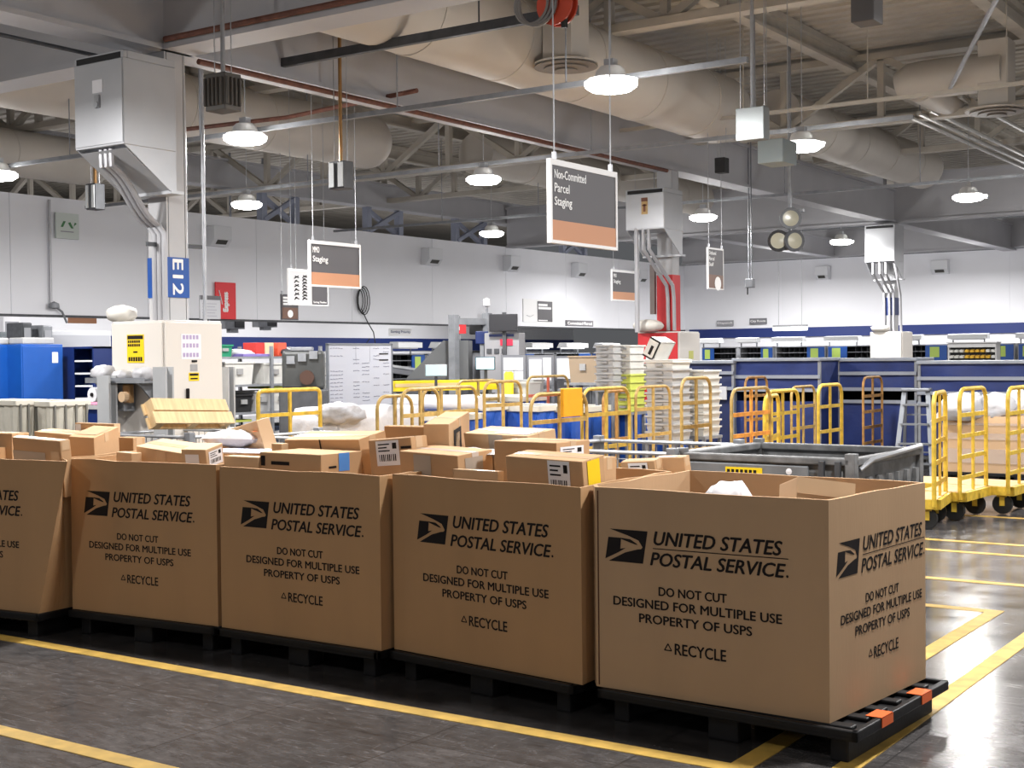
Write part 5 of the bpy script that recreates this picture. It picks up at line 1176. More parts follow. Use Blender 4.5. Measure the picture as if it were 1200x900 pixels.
# wrapped cardboard box with white bags on a black pallet
q = gp(1172, 17.4)
zt = zat(1172, 486, q)
t = thing('wrapped_box', 'pale cardboard bulk box in clear wrap behind the right yellow trucks', 'bulk box', (q.x, q.y, 0.15), R(0))
o = wrapped(t, 1.2, 1.0, zt-0.15, CARD_G, 9, amp=0.012, name='box_body')
for k, (z0, z1) in enumerate(((0.12, 0.3), (0.42, 0.5), (0.6, 0.63))):
    MB().bx(-0.615, -0.515, z0, 0.615, 0.515, z1).build('clear_wrap', mat('clear_wrap', srgb(206, 200, 198), 0.2, alpha=0.3, bump=0.5, bscale=12), t)
def bpallet(loc, rz, w, d, label, h=0.15):
    t = thing('plastic_pallet', label, 'pallet', loc, rz, 'black plastic pallets')
    m = MB().bx(-w/2, -d/2, h-0.035, w/2, d/2, h-0.02).bx(-w/2, -d/2, h-0.045, w/2, -d/2+0.03, h).bx(-w/2, d/2-0.03, h-0.045, w/2, d/2, h).bx(-w/2, -d/2, h-0.045, -w/2+0.03, d/2, h).bx(w/2-0.03, -d/2, h-0.045, w/2, d/2, h)
    for k in range(6): m.bx(-w/2+0.05, -d/2+0.06+k*(d-0.16)/5.5, h-0.02, w/2-0.05, -d/2+0.12+k*(d-0.16)/5.5, h-0.001)
    m.build('deck', BLACKP, t, bevel=0.006)
    for sx in (-1, 1): MB().bx(sx*(w/2-0.10)-0.04, -d/2+0.05, 0, sx*(w/2-0.10)+0.04, d/2-0.05, h-0.035).build('runner', BLACKP, t, bevel=0.008)
    for sx in (0,):
        for sy in (-1, 0, 1):
            x = sx*(w/2-0.11); y = sy*(d/2-0.1)
            MB().prism([(x-0.075, y-0.065, 0), (x+0.075, y-0.065, 0), (x+0.075, y+0.065, 0), (x-0.075, y+0.065, 0)], (0, 0, h-0.035)).build('foot', BLACKP, t, bevel=0.01)
    return t
bpallet((q.x, q.y, 0), 0, 1.25, 1.05, 'black plastic pallet under the pale wrapped bulk box')
for i, (px, py, s, l) in enumerate(((1128, 487, (0.5, 0.5, 0.36), 'white plastic bag with a knotted peak on the left of the wrapped box'), (1168, 487, (0.5, 0.5, 0.34), 'white plastic bag in the middle of the wrapped box top'), (1198, 487, (0.5, 0.5, 0.38), 'white plastic bag at the right end of the wrapped box top'))):
    g = gp(px, 17.2); blob('white_bag', (g.x, g.y, zt-0.06), s, POLY, l, 'plastic bag', 51+i, rough=0.35)
fl_ = [o for o in COL.objects if o.name == 'white_bag'][0]
MB().prism([(-0.42, 0, -0.02), (-0.1, 0, 0.0), (-0.14, 0, 0.2), (-0.2, 0, 0.24)], (0, 0.03, 0)).build('loose_flap', POLY, fl_)

# ---- workstation with screens
D0 = 20.2
def at(px, py, D): return ad(px, py, D)
q = gp(532, 21.0); q2 = gp(571, 21.4)
t = thing('gantry_frame', 'grey gantry of two posts and a cross beam left of the television', 'frame', (q.x, q.y, 0))
v = q2-q
z1 = zat(532, 369, q)
MB().bx(-0.06, -0.06, 0, 0.06, 0.06, z1).build('post', GREYST, t); MB().bx(v.x-0.06, v.y-0.06, 0, v.x+0.06, v.y+0.06, zat(571, 367, q2)).build('post', GREYST, t)
MB().bar((0, 0, z1-0.1), (v.x, v.y, z1-0.1), 0.08, 0.1).build('cross_beam', GREYST, t)
MB().bx(v.x-0.3, v.y-0.08, z1-0.3, v.x-0.04, v.y+0.08, z1-0.12).build('scanner_head', mat('scanner_black', srgb(40, 40, 44), 0.5), t, bevel=0.02)
MB().cyl((v.x, v.y, zat(571, 367, q2)), (v.x, v.y, zat(568, 362, q2)+0.1), 0.02, 8).build('beacon_stem', GREYST, t)
MB().lathe([(0.001, 0.16), (0.06, 0.13), (0.06, 0.03), (0.001, 0)], (v.x, v.y, zat(568, 362, q2)+0.02), 12).build('beacon', WHITE, t, smooth=True)
def screen(px0, px1, py0, py1, D, label, m, name='monitor', cat='monitor', plane='X', pole=True, rz=None, frame=SCREEN_OFF):
    c = ad((px0+px1)/2, (py0+py1)/2, D); ang = rz if rz is not None else (R(90) if plane == 'Y' else 0.0); d = V((math.cos(ang), math.sin(ang), 0))
    a = reach(c, d, px0); b = reach(c, d, px1); w = abs(b-a); h = (py1-py0)*D/FPX
    t = thing(name, label, cat, (c.x, c.y, c.z-h/2), ang)
    MB().bx(-w/2, 0, 0, w/2, 0.05, h).build('casing', frame, t, bevel=0.008)
    MB().bx(-w/2+0.012, -0.004, 0.012, w/2-0.012, 0.0, h-0.012).build('display', m, t)
    if pole:
        MB().bx(-0.02, 0.05, -0.35, 0.02, 0.08, h*0.6).build('stand', DGREY, t); MB().bx(-0.12, -0.05, -0.36, 0.12, 0.13, -0.34).build('foot', DGREY, t)
    return t
tv = screen(573, 606, 368, 388.5, 20.8, 'black television high on the workstation', SCREEN_OFF, 'television', 'television', pole=False, rz=R(20))
MB().bx(-0.03, 0.06, -1.75, 0.03, 0.1, 0.3).build('mount_pole', DGREY, tv)
screen(557, 580, 418, 433.5, 19.8, 'lit pale blue monitor under the television', SCREEN, rz=R(25))
screen(498, 524, 427, 441, 18.9, 'lit monitor with a pale page at left of the workstation', SCREEN, rz=R(40), frame=TRAYG)
c = ad(510, 433, 18.9); 
wsign_c = None
def board(px0, px1, py0, py1, D, label, papers, m=mat('board_grey', srgb(112, 114, 120), 0.5), rz=R(20)):
    c = gp((px0+px1)/2, D); d = V((math.cos(rz), math.sin(rz), 0)); a = reach(c, d, px0); b = reach(c, d, px1); w = abs(b-a); z0 = zat((px0+px1)/2, py1, c); z1 = zat((px0+px1)/2, py0, c); h = z1-z0
    t = thing('partition_panel', label, 'partition', (c.x, c.y, 0), rz)
    MB().bx(-w/2, 0, z0, w/2, 0.04, z1).build('panel', mat('panel_pale', srgb(146, 148, 154), 0.5), t)
    e = 0.035
    MB().bx(-w/2, -0.01, z0, w/2, 0.0, z1).bx(-w/2, 0.0, z0, -w/2+e, 0.05, z1).bx(w/2-e, 0, z0, w/2, 0.05, z1).build('frame', m, t)
    MB().bx(-w/2+e, -0.014, z0+e, w/2-e, -0.009, z1-e).build('pin_surface', mat('panel_pale', (0, 0, 0)), t)
    for (u0, v0, u1, v1) in papers: MB().bx(-w/2+u0*w, -0.02, z0+v0*h, -w/2+u1*w, -0.014, z0+v1*h).build('paper_sheet', WHITE, t)
    for s in (-1, 1): MB().bx(s*w*0.45-0.02, 0.0, 0, s*w*0.45+0.02, 0.05, z0).build('leg', m, t)
    return t
board(587, 616, 416, 451, 20.6, 'grey framed partition with two papers right of the lit monitor', [(0.12, 0.5, 0.9, 0.9), (0.12, 0.06, 0.5, 0.46), (0.55, 0.06, 0.9, 0.46)])
board(617, 649, 416, 451, 20.9, 'grey framed partition with two papers, middle of three', [(0.1, 0.15, 0.55, 0.85), (0.62, 0.15, 0.9, 0.9)])
board(650, 674, 417, 447, 21.2, 'grey framed partition with one large paper, right of three', [(0.12, 0.1, 0.86, 0.9)])
board(532, 586, 411, 452, 21.8, 'grey equipment cabinet wall with papers behind the lit monitor', [(0.05, 0.5, 0.2, 0.8), (0.22, 0.1, 0.3, 0.5), (0.6, 0.15, 0.75, 0.6), (0.8, 0.2, 0.9, 0.55)], m=DGREY)
q = gp(588, 20.95)
t = thing('control_cabinet', 'grey control cabinet with a red panel under the television', 'cabinet', (q.x, q.y, 0), R(20))
zc0, zc1 = zat(588, 416, q), zat(588, 390, q)
MB().bx(-0.28, 0, 0, 0.28, 0.4, zc1).build('housing', mat('ctl_grey', srgb(150, 150, 154), 0.5), t, bevel=0.01)
MB().bx(-0.2, -0.012, zc1-0.06, 0.2, 0, zc1-0.02).build('blue_strip', BLUEN, t)
MB().bx(-0.02, -0.014, zc1-0.2, 0.18, 0, zc1-0.1).build('red_panel', mat('panel_red', srgb(208, 40, 70), 0.5), t)
for k in range(3): MB().bx(-0.24+0.12*k, -0.012, zc0+0.02, -0.16+0.12*k, 0, zc0+0.1).build('vent_panel', DGREY, t)
q = gp(565, 21.1)
t = thing('wall_terminal', 'dark upright terminal on the gantry left of the television', 'terminal', (q.x, q.y, zat(565, 403, q)), R(40))
MB().bx(-0.1, 0, 0, 0.1, 0.08, 0.2).build('casing', BLUEN, t, bevel=0.01); MB().bx(-0.03, 0.03, -1.5, 0.03, 0.07, 0.05).build('stem', GREYST, t)
q = gp(539, 23); t = thing('red_flag_sign', 'small red sign with a white mark on the gantry beam', 'sign', (q.x, q.y, zat(539, 391, q)), R(30))
MB().bx(-0.09, 0, 0, 0.11, 0.02, 0.16).build('panel', mat('sign_red', (0, 0, 0)), t); MB().bx(-0.09, -0.004, 0.06, 0.0, 0, 0.12).build('mark', WHITE, t); MB().bx(-0.01, 0.02, -zat(539, 391, q), 0.01, 0.03, 0.3).build('rod', GREYST, t)
# desk and conveyors
q = gp(512, 19.6); zt = zat(512, 446, q)
t = thing('conveyor_table', 'yellow edged conveyor table below the lit monitors', 'conveyor', (q.x, q.y, 0), R(60))
MB().bx(-0.85, -0.25, zt-0.14, 0.85, -0.21, zt).bx(-0.85, 0.35, zt-0.14, 0.85, 0.39, zt).build('side_guards', mat('guard_yellow', srgb(226, 200, 30), 0.45), t)
MB().bx(-0.85, -0.21, zt-0.1, 0.85, 0.35, zt-0.05).build('belt', mat('belt_dark', srgb(60, 60, 64), 0.6), t)
MB().bx(-0.75, -0.254, zt-0.08, 0.25, -0.25, zt-0.03).build('tan_strip', mat('strip_tan', srgb(206, 180, 130), 0.5), t)
for sx in (-0.75, 0, 0.75):
    for sy in (-0.2, 0.32): MB().bx(sx-0.025, sy-0.025, 0, sx+0.025, sy+0.025, zt-0.1).build('leg', GREYST, t)
q = gp(476, 22.2)
t = thing('sloping_conveyor', 'dark grey sloping conveyor right of the whiteboard', 'conveyor', (q.x, q.y, 0), R(50))
MB().prism([(-0.7, -0.25, 1.62), (0.55, -0.25, 1.42), (0.55, -0.25, 1.32), (-0.7, -0.25, 1.5)], (0, 0.5, 0)).build('bed', mat('bed_grey', srgb(104, 106, 112), 0.5), t)
MB().prism([(-0.7, -0.27, 1.64), (0.55, -0.27, 1.44), (0.55, -0.27, 1.40), (-0.7, -0.27, 1.60)], (0, 0.03, 0)).build('rail', SILVER, t)
for sx in (-0.6, 0.4): MB().bx(sx-0.03, -0.2, 0, sx+0.03, -0.14, 1.34).build('leg', GREYST, t)
q = gp(515, 21.5)
t = thing('conveyor_hood', 'dark sloping conveyor hood behind the left lit monitor', 'machine', (q.x, q.y, 0), R(30))
MB().prism([(-0.5, -0.3, 1.35), (0.5, -0.3, 1.35), (0.5, -0.3, 1.95), (0.1, -0.3, 1.95)], (0, 0.6, 0)).build('hood', mat('hood_dark', srgb(92, 94, 96), 0.5), t)
MB().bx(-0.5, -0.3, 0, 0.5, 0.3, 1.35).build('base', DGREY, t)
t = thing('yellow_post', 'yellow safety post before the partitions', 'post', tuple(gp(596, 19.4)))
MB().lathe([(0.07, 0), (0.07, 1.44), (0.05, 1.47)], n=14).build('post', mat('guard_yellow', (0, 0, 0)), t, smooth=True); MB().bx(-0.12, -0.12, 0, 0.12, 0.12, 0.012).build('base_plate', DGREY, t)
for px, py, D, s, m, l in ((610, 470, 19.6, (0.5, 0.3, 0.28), TRAYW, 'white tub standing low behind the hampers, left one'), (618, 462, 20.0, (0.4, 0.3, 0.22), TRAYG, 'grey tub behind the hampers, beside the white one'), (690, 448, 20.2, (0.5, 0.36, 0.4), mat('slat_tan', srgb(150, 132, 110), 0.6), 'tan slatted crate behind the pale trucks')):
    q = gp(px, D); z = zat(px, py, q); tub((q.x, q.y, z), s[0], s[1], s[2], m, l)
    t = thing('low_table', 'plain grey low table under the '+l.split(' ')[0]+' '+l.split(' ')[1]+(' crate' if 'crate' in l else '')+' '+' '.join(l.split(' ')[-4:]), 'table', (q.x, q.y, 0))
    MB().bx(-s[0]/2-0.05, -s[1]/2-0.05, z-0.04, s[0]/2+0.05, s[1]/2+0.05, z).build('top', GREYST, t)
    for sx in (-1, 1):
        for sy in (-1, 1): MB().bx(sx*s[0]/2-0.02, sy*s[1]/2-0.02, 0, sx*s[0]/2+0.02, sy*s[1]/2+0.02, z-0.04).build('leg', GREYST, t)
blob('yellow_bag', tuple(gp(678, 19.7, zat(678, 452, gp(678, 19.7)))), (0.2, 0.2, 0.2), mat('bag_yellow', srgb(220, 190, 40), 0.5), 'small yellow bag before the tan slatted crate', 'bag', 66) if False else None

# ================================================================== STEEL CONTAINERS BEHIND THE BIG BOXES
def container(x, y, w, d, zt, label, rz=0.0, sticker=False, thin=False):
    t = thing('steel_container', label, 'steel container', (x, y, 0), rz)
    w2, d2 = w/2, d/2; zb = 0.22
    e = 0.035
    for sx in (-1, 1):
        for sy in (-1, 1): MB().bx(sx*w2-e, sy*d2-e, 0.12, sx*w2+e, sy*d2+e, zt+0.03).build('corner_post', RUSTY if not thin else GREYST, t, bevel=0.006)
    r_ = MB(); h = 0.05 if not thin else 0.025
    r_.bx(-w2, -d2-e, zt-h, w2, -d2+e, zt).bx(-w2, d2-e, zt-h, w2, d2+e, zt).bx(-w2-e, -d2, zt-h, -w2+e, d2, zt).bx(w2-e, -d2, zt-h, w2+e, d2, zt)
    r_.build('rim', RUSTY if not thin else SILVER, t, bevel=0.01)
    if thin:
        m = MB(); n = 14
        for k in range(1, n): m.cyl((-w2+w*k/n, -d2, zb), (-w2+w*k/n, -d2, zt-0.02), 0.004, 5).cyl((-w2+w*k/n, d2, zb), (-w2+w*k/n, d2, zt-0.02), 0.004, 5)
        for k in range(1, 12): m.cyl((w2, -d2+d*k/12, zb), (w2, -d2+d*k/12, zt-0.02), 0.004, 5).cyl((-w2, -d2+d*k/12, zb), (-w2, -d2+d*k/12, zt-0.02), 0.004, 5)
        for k in range(5):
            z = zb+(zt-zb)*k/5
            for s in (-1, 1): m.cyl((-w2, s*d2, z), (w2, s*d2, z), 0.005, 5).cyl((s*w2, -d2, z), (s*w2, d2, z), 0.005, 5)
        m.build('wire_mesh', SILVER, t)
    else:
        m = MB().bx(-w2, -d2-0.004, zb, w2, -d2+0.004, zt-0.05).bx(-w2, d2-0.004, zb, w2, d2+0.004, zt-0.05).bx(-w2-0.004, -d2, zb, -w2+0.004, d2, zt-0.05).bx(w2-0.004, -d2, zb, w2+0.004, d2, zt-0.05)
        for k in range(9): m.bx(-w2+0.06+k*(w-0.12)/8-0.03, -d2-0.03, zb, -w2+0.06+k*(w-0.12)/8+0.03, -d2, zt-0.14)
        for k in range(7): m.bx(w2, -d2+0.08+k*(d-0.16)/6-0.03, zb, w2+0.03, -d2+0.08+k*(d-0.16)/6+0.03, zt-0.14)
        m.build('side_panels', RUSTY, t)
        MB().bx(-w2+0.02, -d2-0.045, zt-0.17, w2*0.55, -d2-0.03, zt-0.06).build('front_flange', mat('flange_grey', srgb(116, 120, 124), 0.5, metal=0.2, var=0.2), t, bevel=0.008)
        for s in (0.7, 0.88): MB().bx(w2*s-0.02, -d2-0.06, zt-0.2, w2*s+0.02, -d2-0.03, zt-0.02).build('latch', DGREY, t, bevel=0.005)
        MB().tube([(w2+0.02, -d2+0.08, zt-0.08), (w2+0.06, -d2+0.2, zt-0.02), (w2+0.06, d2-0.1, zt+0.02), (w2+0.02, d2, zt)], 0.018, 8).build('side_rail', SILVER, t, smooth=True)
    MB().bx(-w2, -d2, zb-0.05, w2, d2, zb).build('base', DGREY, t)
    if sticker:
        s = MB().bx(-w2*0.42, -d2-0.049, zt-0.135, w2*0.02, -d2-0.045, zt-0.085); s.mi(1)
        for k in range(7): s.bx(-w2*0.40+k*0.033, -d2-0.0505, zt-0.125, -w2*0.40+k*0.033+0.022, -d2-0.049, zt-0.10)
        s.build('yellow_sticker', [STICKY, INK], t)
        MB().lathe([(0.022, 0), (0.001, -0.004)], (w2*0.33, -d2-0.046, zt-0.1), 12, 'y').build('white_sticker', WHITE, t)
    for sx in (-1, 1):
        for sy in (-1, 1):
            k = MB().bx(sx*(w2-0.1)-0.04, sy*(d2-0.1)-0.03, 0.1, sx*(w2-0.1)+0.04, sy*(d2-0.1)+0.03, zb-0.05).build('caster', GREYST, t)
            MB().lathe([(0.07, -0.022), (0.07, 0.022)], (sx*(w2-0.1), sy*(d2-0.1), 0.07), 14, 'y').build('wheel', RUBBER, k)
    return t
zc = 1.0
A = az(812, 530, zc); B = az(992, 537, zc); Cc = az(1060, 518, zc)
cw_ = (B-A).length; cd_ = (Cc-B).length
print('container', A, B, Cc, cw_, cd_)
container((A.x+B.x)/2, (A.y+B.y)/2+0.6, 1.25, 1.2, zc, 'scuffed grey steel container with a yellow sticker behind the nearest big box', rz=math.atan2((B-A).y, (B-A).x), sticker=True)
q = az(698, 527, zc); container(q.x, q.y+0.55, 1.25, 1.1, zc, 'grey wire mesh container between the parcels and the yellow trucks', thin=True)
q = az(615, 521, 1.0); container(q.x-0.2, q.y+1.3, 1.2, 1.1, 0.95, 'grey wire mesh container further left behind the label topped parcel', thin=True) if False else None
q = az(185, 507, 1.05); container(q.x-0.15, q.y+0.45, 1.1, 0.9, 1.03, 'grey wire mesh container under the tilted wooden pallet', thin=True)
q = az(345, 505, 1.05); container(q.x, q.y+0.4, 1.0, 0.9, 1.0, 'grey wire mesh container before the low square truck handle', thin=True)
# wooden pallet lying tilted across the wire container
q = gp(228, 11.6)
zl = zat(228, 497, q)
t = thing('wooden_pallet', 'pale wooden pallet leaning on a wire container before the white cabinet', 'pallet', (q.x, q.y, zl), R(90))
t.rotation_euler = (R(62), R(2.5), R(90))
for k in range(3): MB().bx(-0.42+k*0.38, 0.0, -0.08, -0.34+k*0.38, 0.235, 0.0).build('stringer', PINE, t)
for k in range(2): MB().bx(-0.45+0.03*k, k*0.125, 0.0, 0.45-0.02*k, k*0.125+0.112, 0.022).build('deck_board', PINE, t)
for k in range(2): MB().bx(-0.44, k*0.13, -0.10, 0.44, k*0.13+0.1, -0.08).build('bottom_board', PINE, t)

# ================================================================== THE BIG PRINTED BOXES
def printing(t, O, U, N, kind):
    """layout measured on the board: O lower left of the face, U to the right, N outward; kind 0 plain, 1 with the rule"""
    O, U, N = V(O), V(U).normalized(), V(N); Z = V((0, 0, 1)); o = O+N*0.0010
    P = lambda s, z: o+U*s+Z*z
    mb = MB(); fin = lambda nm: mb.build(nm, [INK], t)
    # eagle emblem: slanted block cut by two pale curves
    bl = lambda u, v: P(0.063+0.201*u+0.025*v+0.0, 0.59+0.148*v)
    mb.poly([bl(0.0, 1.0), bl(1.0, 1.0), bl(1.0, 0.42), bl(0.93, 0.50), bl(0.80, 0.70), bl(0.5, 0.83)])
    mb.poly([bl(0.0, 0.74), bl(0.34, 0.74), bl(0.36, 0.40), bl(0.0, 0.06)])
    mb.poly([bl(0.34, 0.74), bl(0.58, 0.72), bl(0.76, 0.60), bl(0.80, 0.56), bl(0.72, 0.57), bl(0.35, 0.70)])
    mb.poly([bl(0.36, 0.40), bl(0.50, 0.44), bl(0.30, 0.27), bl(0.0, 0.06)])
    mb.poly([bl(0.10, 0.0), bl(1.0, 0.0), bl(1.0, 0.34), bl(0.90, 0.44), bl(0.80, 0.42), bl(0.5, 0.30)])
    mb.poly([bl(0.93, 0.50), bl(1.0, 0.42), bl(1.0, 0.34), bl(0.90, 0.44)])
    fin('eagle_emblem'); mb = MB()
    def tx(s, s0, s1, z0, z1, sh=0.0, b=0.0): mb.text(s, P(s0, z0), U, Z, s1-s0, z1-z0, sh, b)
    tx('UNITED STATES', 0.322, 0.943, 0.680, 0.741, 0.22, 0.010)
    tx('POSTAL SERVICE', 0.303, 0.958, 0.587, 0.646, 0.22, 0.010)
    mb.poly([P(0.966+0.006*math.cos(a), 0.594+0.006*math.sin(a)) for a in [i*math.pi/4 for i in range(8)]])
    if kind: mb.poly([P(0.316, 0.661), P(0.971, 0.666), P(0.971, 0.670), P(0.316, 0.665)])
    fin('service_name'); mb = MB()
    tx('DO NOT CUT', 0.345, 0.682, 0.453, 0.492, 0, 0.010); fin('notice_line'); mb = MB()
    tx('DESIGNED FOR MULTIPLE USE', 0.107, 0.940, 0.390, 0.430, 0, 0.010); fin('notice_line'); mb = MB()
    tx('PROPERTY OF USPS', 0.243, 0.801, 0.323, 0.363, 0, 0.010)
    fin('notice_line'); mb = MB()
    tx('RECYCLE', 0.425, 0.677, 0.197, 0.247, 0, 0.007)
    c = (0.390, 0.222); r = 0.026
    tri = [(c[0]+r*math.sin(a), c[1]+r*math.cos(a)*0.95) for a in (0, 2.094, 4.189)]
    for i in range(3):
        a, b = tri[i], tri[(i+1) % 3]
        f = lambda t_, k: (a[0]+(b[0]-a[0])*t_+(c[0]-(a[0]+b[0])/2)*k, a[1]+(b[1]-a[1])*t_+(c[1]-(a[1]+b[1])/2)*k)
        mb.poly([P(*f(0.08, 0)), P(*f(0.08, 0.42)), P(*f(0.80, 0.42)), P(*f(0.92, 0.0))])
    fin('recycle_mark')

def gaylord(label, bot, top, z0, zt, front, side=None, kind=0, rev=None, board=None):
    """open top bulk box: bot/top are outlines (counter clockwise, same count); front and side are (O, U, N, width) faces that carry print"""
    cx = sum(p[0] for p in bot)/len(bot); cy = sum(p[1] for p in bot)/len(bot)
    t = thing('bulk_box', label, 'cardboard bulk box', (cx, cy, z0), 0)
    n = len(bot); NZ = 8; SUB = 6; h = zt-z0
    def outline(f, ins):
        pts = [V((bot[i][0]+(top[i][0]-bot[i][0])*f-cx, bot[i][1]+(top[i][1]-bot[i][1])*f-cy)) for i in range(n)]
        o = []
        for i in range(n):
            a, b = pts[i], pts[(i+1) % n]
            for k in range(SUB): o.append(a+(b-a)*(k/SUB))
        if ins:
            o2 = []
            for p in o:
                # inset towards the middle, wall thickness
                o2.append(V((p.x-math.copysign(min(ins, abs(p.x)), p.x)*min(1, abs(p.x)/0.3), p.y-math.copysign(min(ins, abs(p.y)), p.y)*min(1, abs(p.y)/0.3))))
            return o2
        return o
    vs = []; fs = []; per = n*SUB; ms = []
    rings = []
    for k in range(NZ+1):
        f = k/NZ; rings.append([(p.x, p.y, h*f) for p in outline(f, 0)])
    wob = [0.006*noise.noise(V((i*0.7, cx*3, 1)))+0.004*noise.noise(V((i*2.3, cy*3, 5))) for i in range(per)]
    rings[-1] = [(p[0], p[1], p[2]+wob[i]) for i, p in enumerate(rings[-1])]
    rin = []
    for k in range(NZ, -1, -1):
        f = k/NZ; rin.append([(p.x, p.y, max(h*f, 0.02)) for p in outline(f, 0.014)])
    rin[0] = [(p[0], p[1], p[2]+wob[i]) for i, p in enumerate(rin[0])]
    allr = rings+rin; m = MB()
    m.add([p for r_ in allr for p in r_], [])
    for k in range(len(allr)-1):
        for i in range(per):
            m.f.append((k*per+i, k*per+(i+1) % per, (k+1)*per+(i+1) % per, (k+1)*per+i)); m.m.append(1 if k == NZ else 0)
    m.f.append(tuple((len(allr)-1)*per+i for i in range(per))); m.m.append(0)
    m.f.append(tuple(range(per-1, -1, -1))); m.m.append(0)
    body = m.build('box_body', [board or CARD, CARD_IN], t)
    T = V((-cx, -cy, -z0))
    for (O, U, N, lab) in [front]+([side] if side else []):
        printing(t, V(O)+T, U, N, kind)
    return t
Z0 = 0.15
def rect_box(label, fl, fr, depth, zt, rz_side=0.0, kind=0, cham=0.0, side=None, z0=Z0, tl=None, tr=None):
    """front edge from fl to fr (x, y); depth runs back (+Y)"""
    fl, fr = V((fl[0], fl[1])), V((fr[0], fr[1])); U = (fr-fl).normalized(); Nn = V((U.y, -U.x)); B = -Nn
    bl, br = fl+B*depth, fr+B*depth
    if side: br = V(side)
    bot = [fl, fr, br, bl]
    if cham: bot = [fl+U*0.0, fr, br, bl+U*0.0-U*0.055, fl+B*0.07-U*0.055]
    return [tuple(p) for p in bot], U, Nn
# nearest box
bot, U, N = rect_box('', (-3.18, 5.335), (-2.04, 5.30), 1.0, 1.075, cham=0.05, side=(-1.945, 6.28))
sU = (V(bot[2])-V(bot[1])).normalized(); sN = V((sU.y, -sU.x))
b5 = gaylord('nearest big cardboard mail box, nearly empty, at the right end of the row', bot, bot, Z0, 1.075, ((bot[0][0]-0.01, bot[0][1], Z0), (U.x, U.y, 0), (N.x, N.y, 0), ''), ((bot[1][0], bot[1][1], Z0), (sU.x, sU.y, 0), (sN.x, sN.y, 0), ''), kind=1, board=CARD_G)
MB().bx(0, -0.002, 0.01, 0.006, 0, 0.91).build('corner_shade_line', mat('shade_line_brown', srgb(84, 50, 30), 0.8), b5, loc=(bot[0][0]-b5.location.x+0.012, bot[0][1]-b5.location.y, 0), rot=(0, 0, math.atan2(U.y, U.x)))  # dark line painted down the chamfered corner in place of its shading
bot, U, N = rect_box('', (-4.49, 5.46), (-3.245, 5.315), 1.0, 1.07, side=(-3.285, 6.3))
b4 = gaylord('big cardboard mail box heaped with cartons, second from right in the row', bot, bot, Z0, 1.072, ((bot[0][0]+U.x*0.115, bot[0][1]+U.y*0.115, Z0-0.008), (U.x, U.y, 0), (N.x, N.y, 0), ''), kind=0)
bot, U, N = rect_box('', (-5.70, 5.385), (-4.515, 5.385), 1.0, 1.065)
b3 = gaylord('middle big cardboard mail box of the row, holding a carton with a blue label', bot, bot, Z0, 1.068, ((bot[0][0]+0.10, bot[0][1], Z0+0.0), (U.x, U.y, 0), (N.x, N.y, 0), ''), kind=0)
bot, U, N = rect_box('', (-6.92, 5.30), (-5.73, 5.385), 1.0, 1.07)
b2 = gaylord('big cardboard mail box second from left, under a small carton with white labels', bot, bot, Z0, 1.078, ((bot[0][0]+0.05, bot[0][1]+0.004, Z0), (U.x, U.y, 0), (N.x, N.y, 0), ''), kind=0)
U = V((0.99286, 0.1193)); N = V((U.y, -U.x)); fr = V((-6.965, 5.09)); fl = fr-U*1.16; 
bot = [fl, fr, V((-6.975, 5.30)), V((-7.03, 6.10)), fl-N*1.0]
trc = fr+U*0.25; top = [fl, trc, V((-6.965, 5.275)), V((-7.03, 6.10)), fl-N*1.0]
sd = (bot[2]-bot[1]).normalized()
b1 = gaylord('leftmost big cardboard mail box with a bulging corner, cut by the left edge', [tuple(p) for p in bot], [tuple(p) for p in top], Z0, 1.085, ((fl.x+U.x*0.06, fl.y+U.y*0.06, Z0), (U.x, U.y, 0), (N.x, N.y, 0), ''), None, kind=0)
for (x, y, rz, w, l) in ((-2.54, 5.80, R(-1.5), 1.26, 'black plastic pallet under the nearest big box, with two orange labels'), (-3.82, 5.88, R(-6.5), 1.22, 'black plastic pallet under the box heaped with cartons, second from right'),
                         (-5.11, 5.885, 0, 1.19, 'black plastic pallet under the middle box of the row'), (-6.36, 5.84, R(4), 1.20, 'black plastic pallet under the second box from the left edge'), (-7.60, 5.52, R(6.8), 1.2, 'black plastic pallet under the leftmost box')):
    t = bpallet((x, y, 0), rz, w, 1.07, l)
    if x == -2.54:
        t.rotation_euler = (0, 0, R(-3)); t.location = (-2.50, 5.80, 0)
        for yy in (-0.22, 0.24):
            o = MB().bx(0.56, yy-0.06, 0.1505, 0.634, yy+0.06, 0.153).bx(0.631, yy-0.06, 0.11, 0.634, yy+0.06, 0.153).build('orange_label', ORANGE, t); o['label'] = 'orange label on the pallet edge'

# ================================================================== PARCELS
def flat_label(mb, O, U, Vv, w, h, bars=True):
    """white label with black print, as thin quads"""
    O, U, Vv = V(O), V(U), V(Vv); N = U.cross(Vv)
    q = lambda a, b, o: O+U*(a*w)+Vv*(b*h)+N*o
    mb.mi(0); mb.poly([q(0, 0, .001), q(1, 0, .001), q(1, 1, .001), q(0, 1, .001)])
    if bars:
        mb.mi(1)
        for k in range(9): mb.poly([q(0.12+k*0.085, 0.18, .002), q(0.12+k*0.085+(0.05 if k % 3 else 0.03), 0.18, .002), q(0.12+k*0.085+(0.05 if k % 3 else 0.03), 0.45, .002), q(0.12+k*0.085, 0.45, .002)])
        for k in range(3): mb.poly([q(0.1, 0.88-k*0.13, .002), q(0.6-0.12*(k % 2), 0.88-k*0.13, .002), q(0.6-0.12*(k % 2), 0.83-k*0.13, .002), q(0.1, 0.83-k*0.13, .002)])
        mb.poly([q(0.72, 0.66, .002), q(0.9, 0.66, .002), q(0.9, 0.9, .002), q(0.72, 0.9, .002)])
PARC = []
ZSUP = 0.84
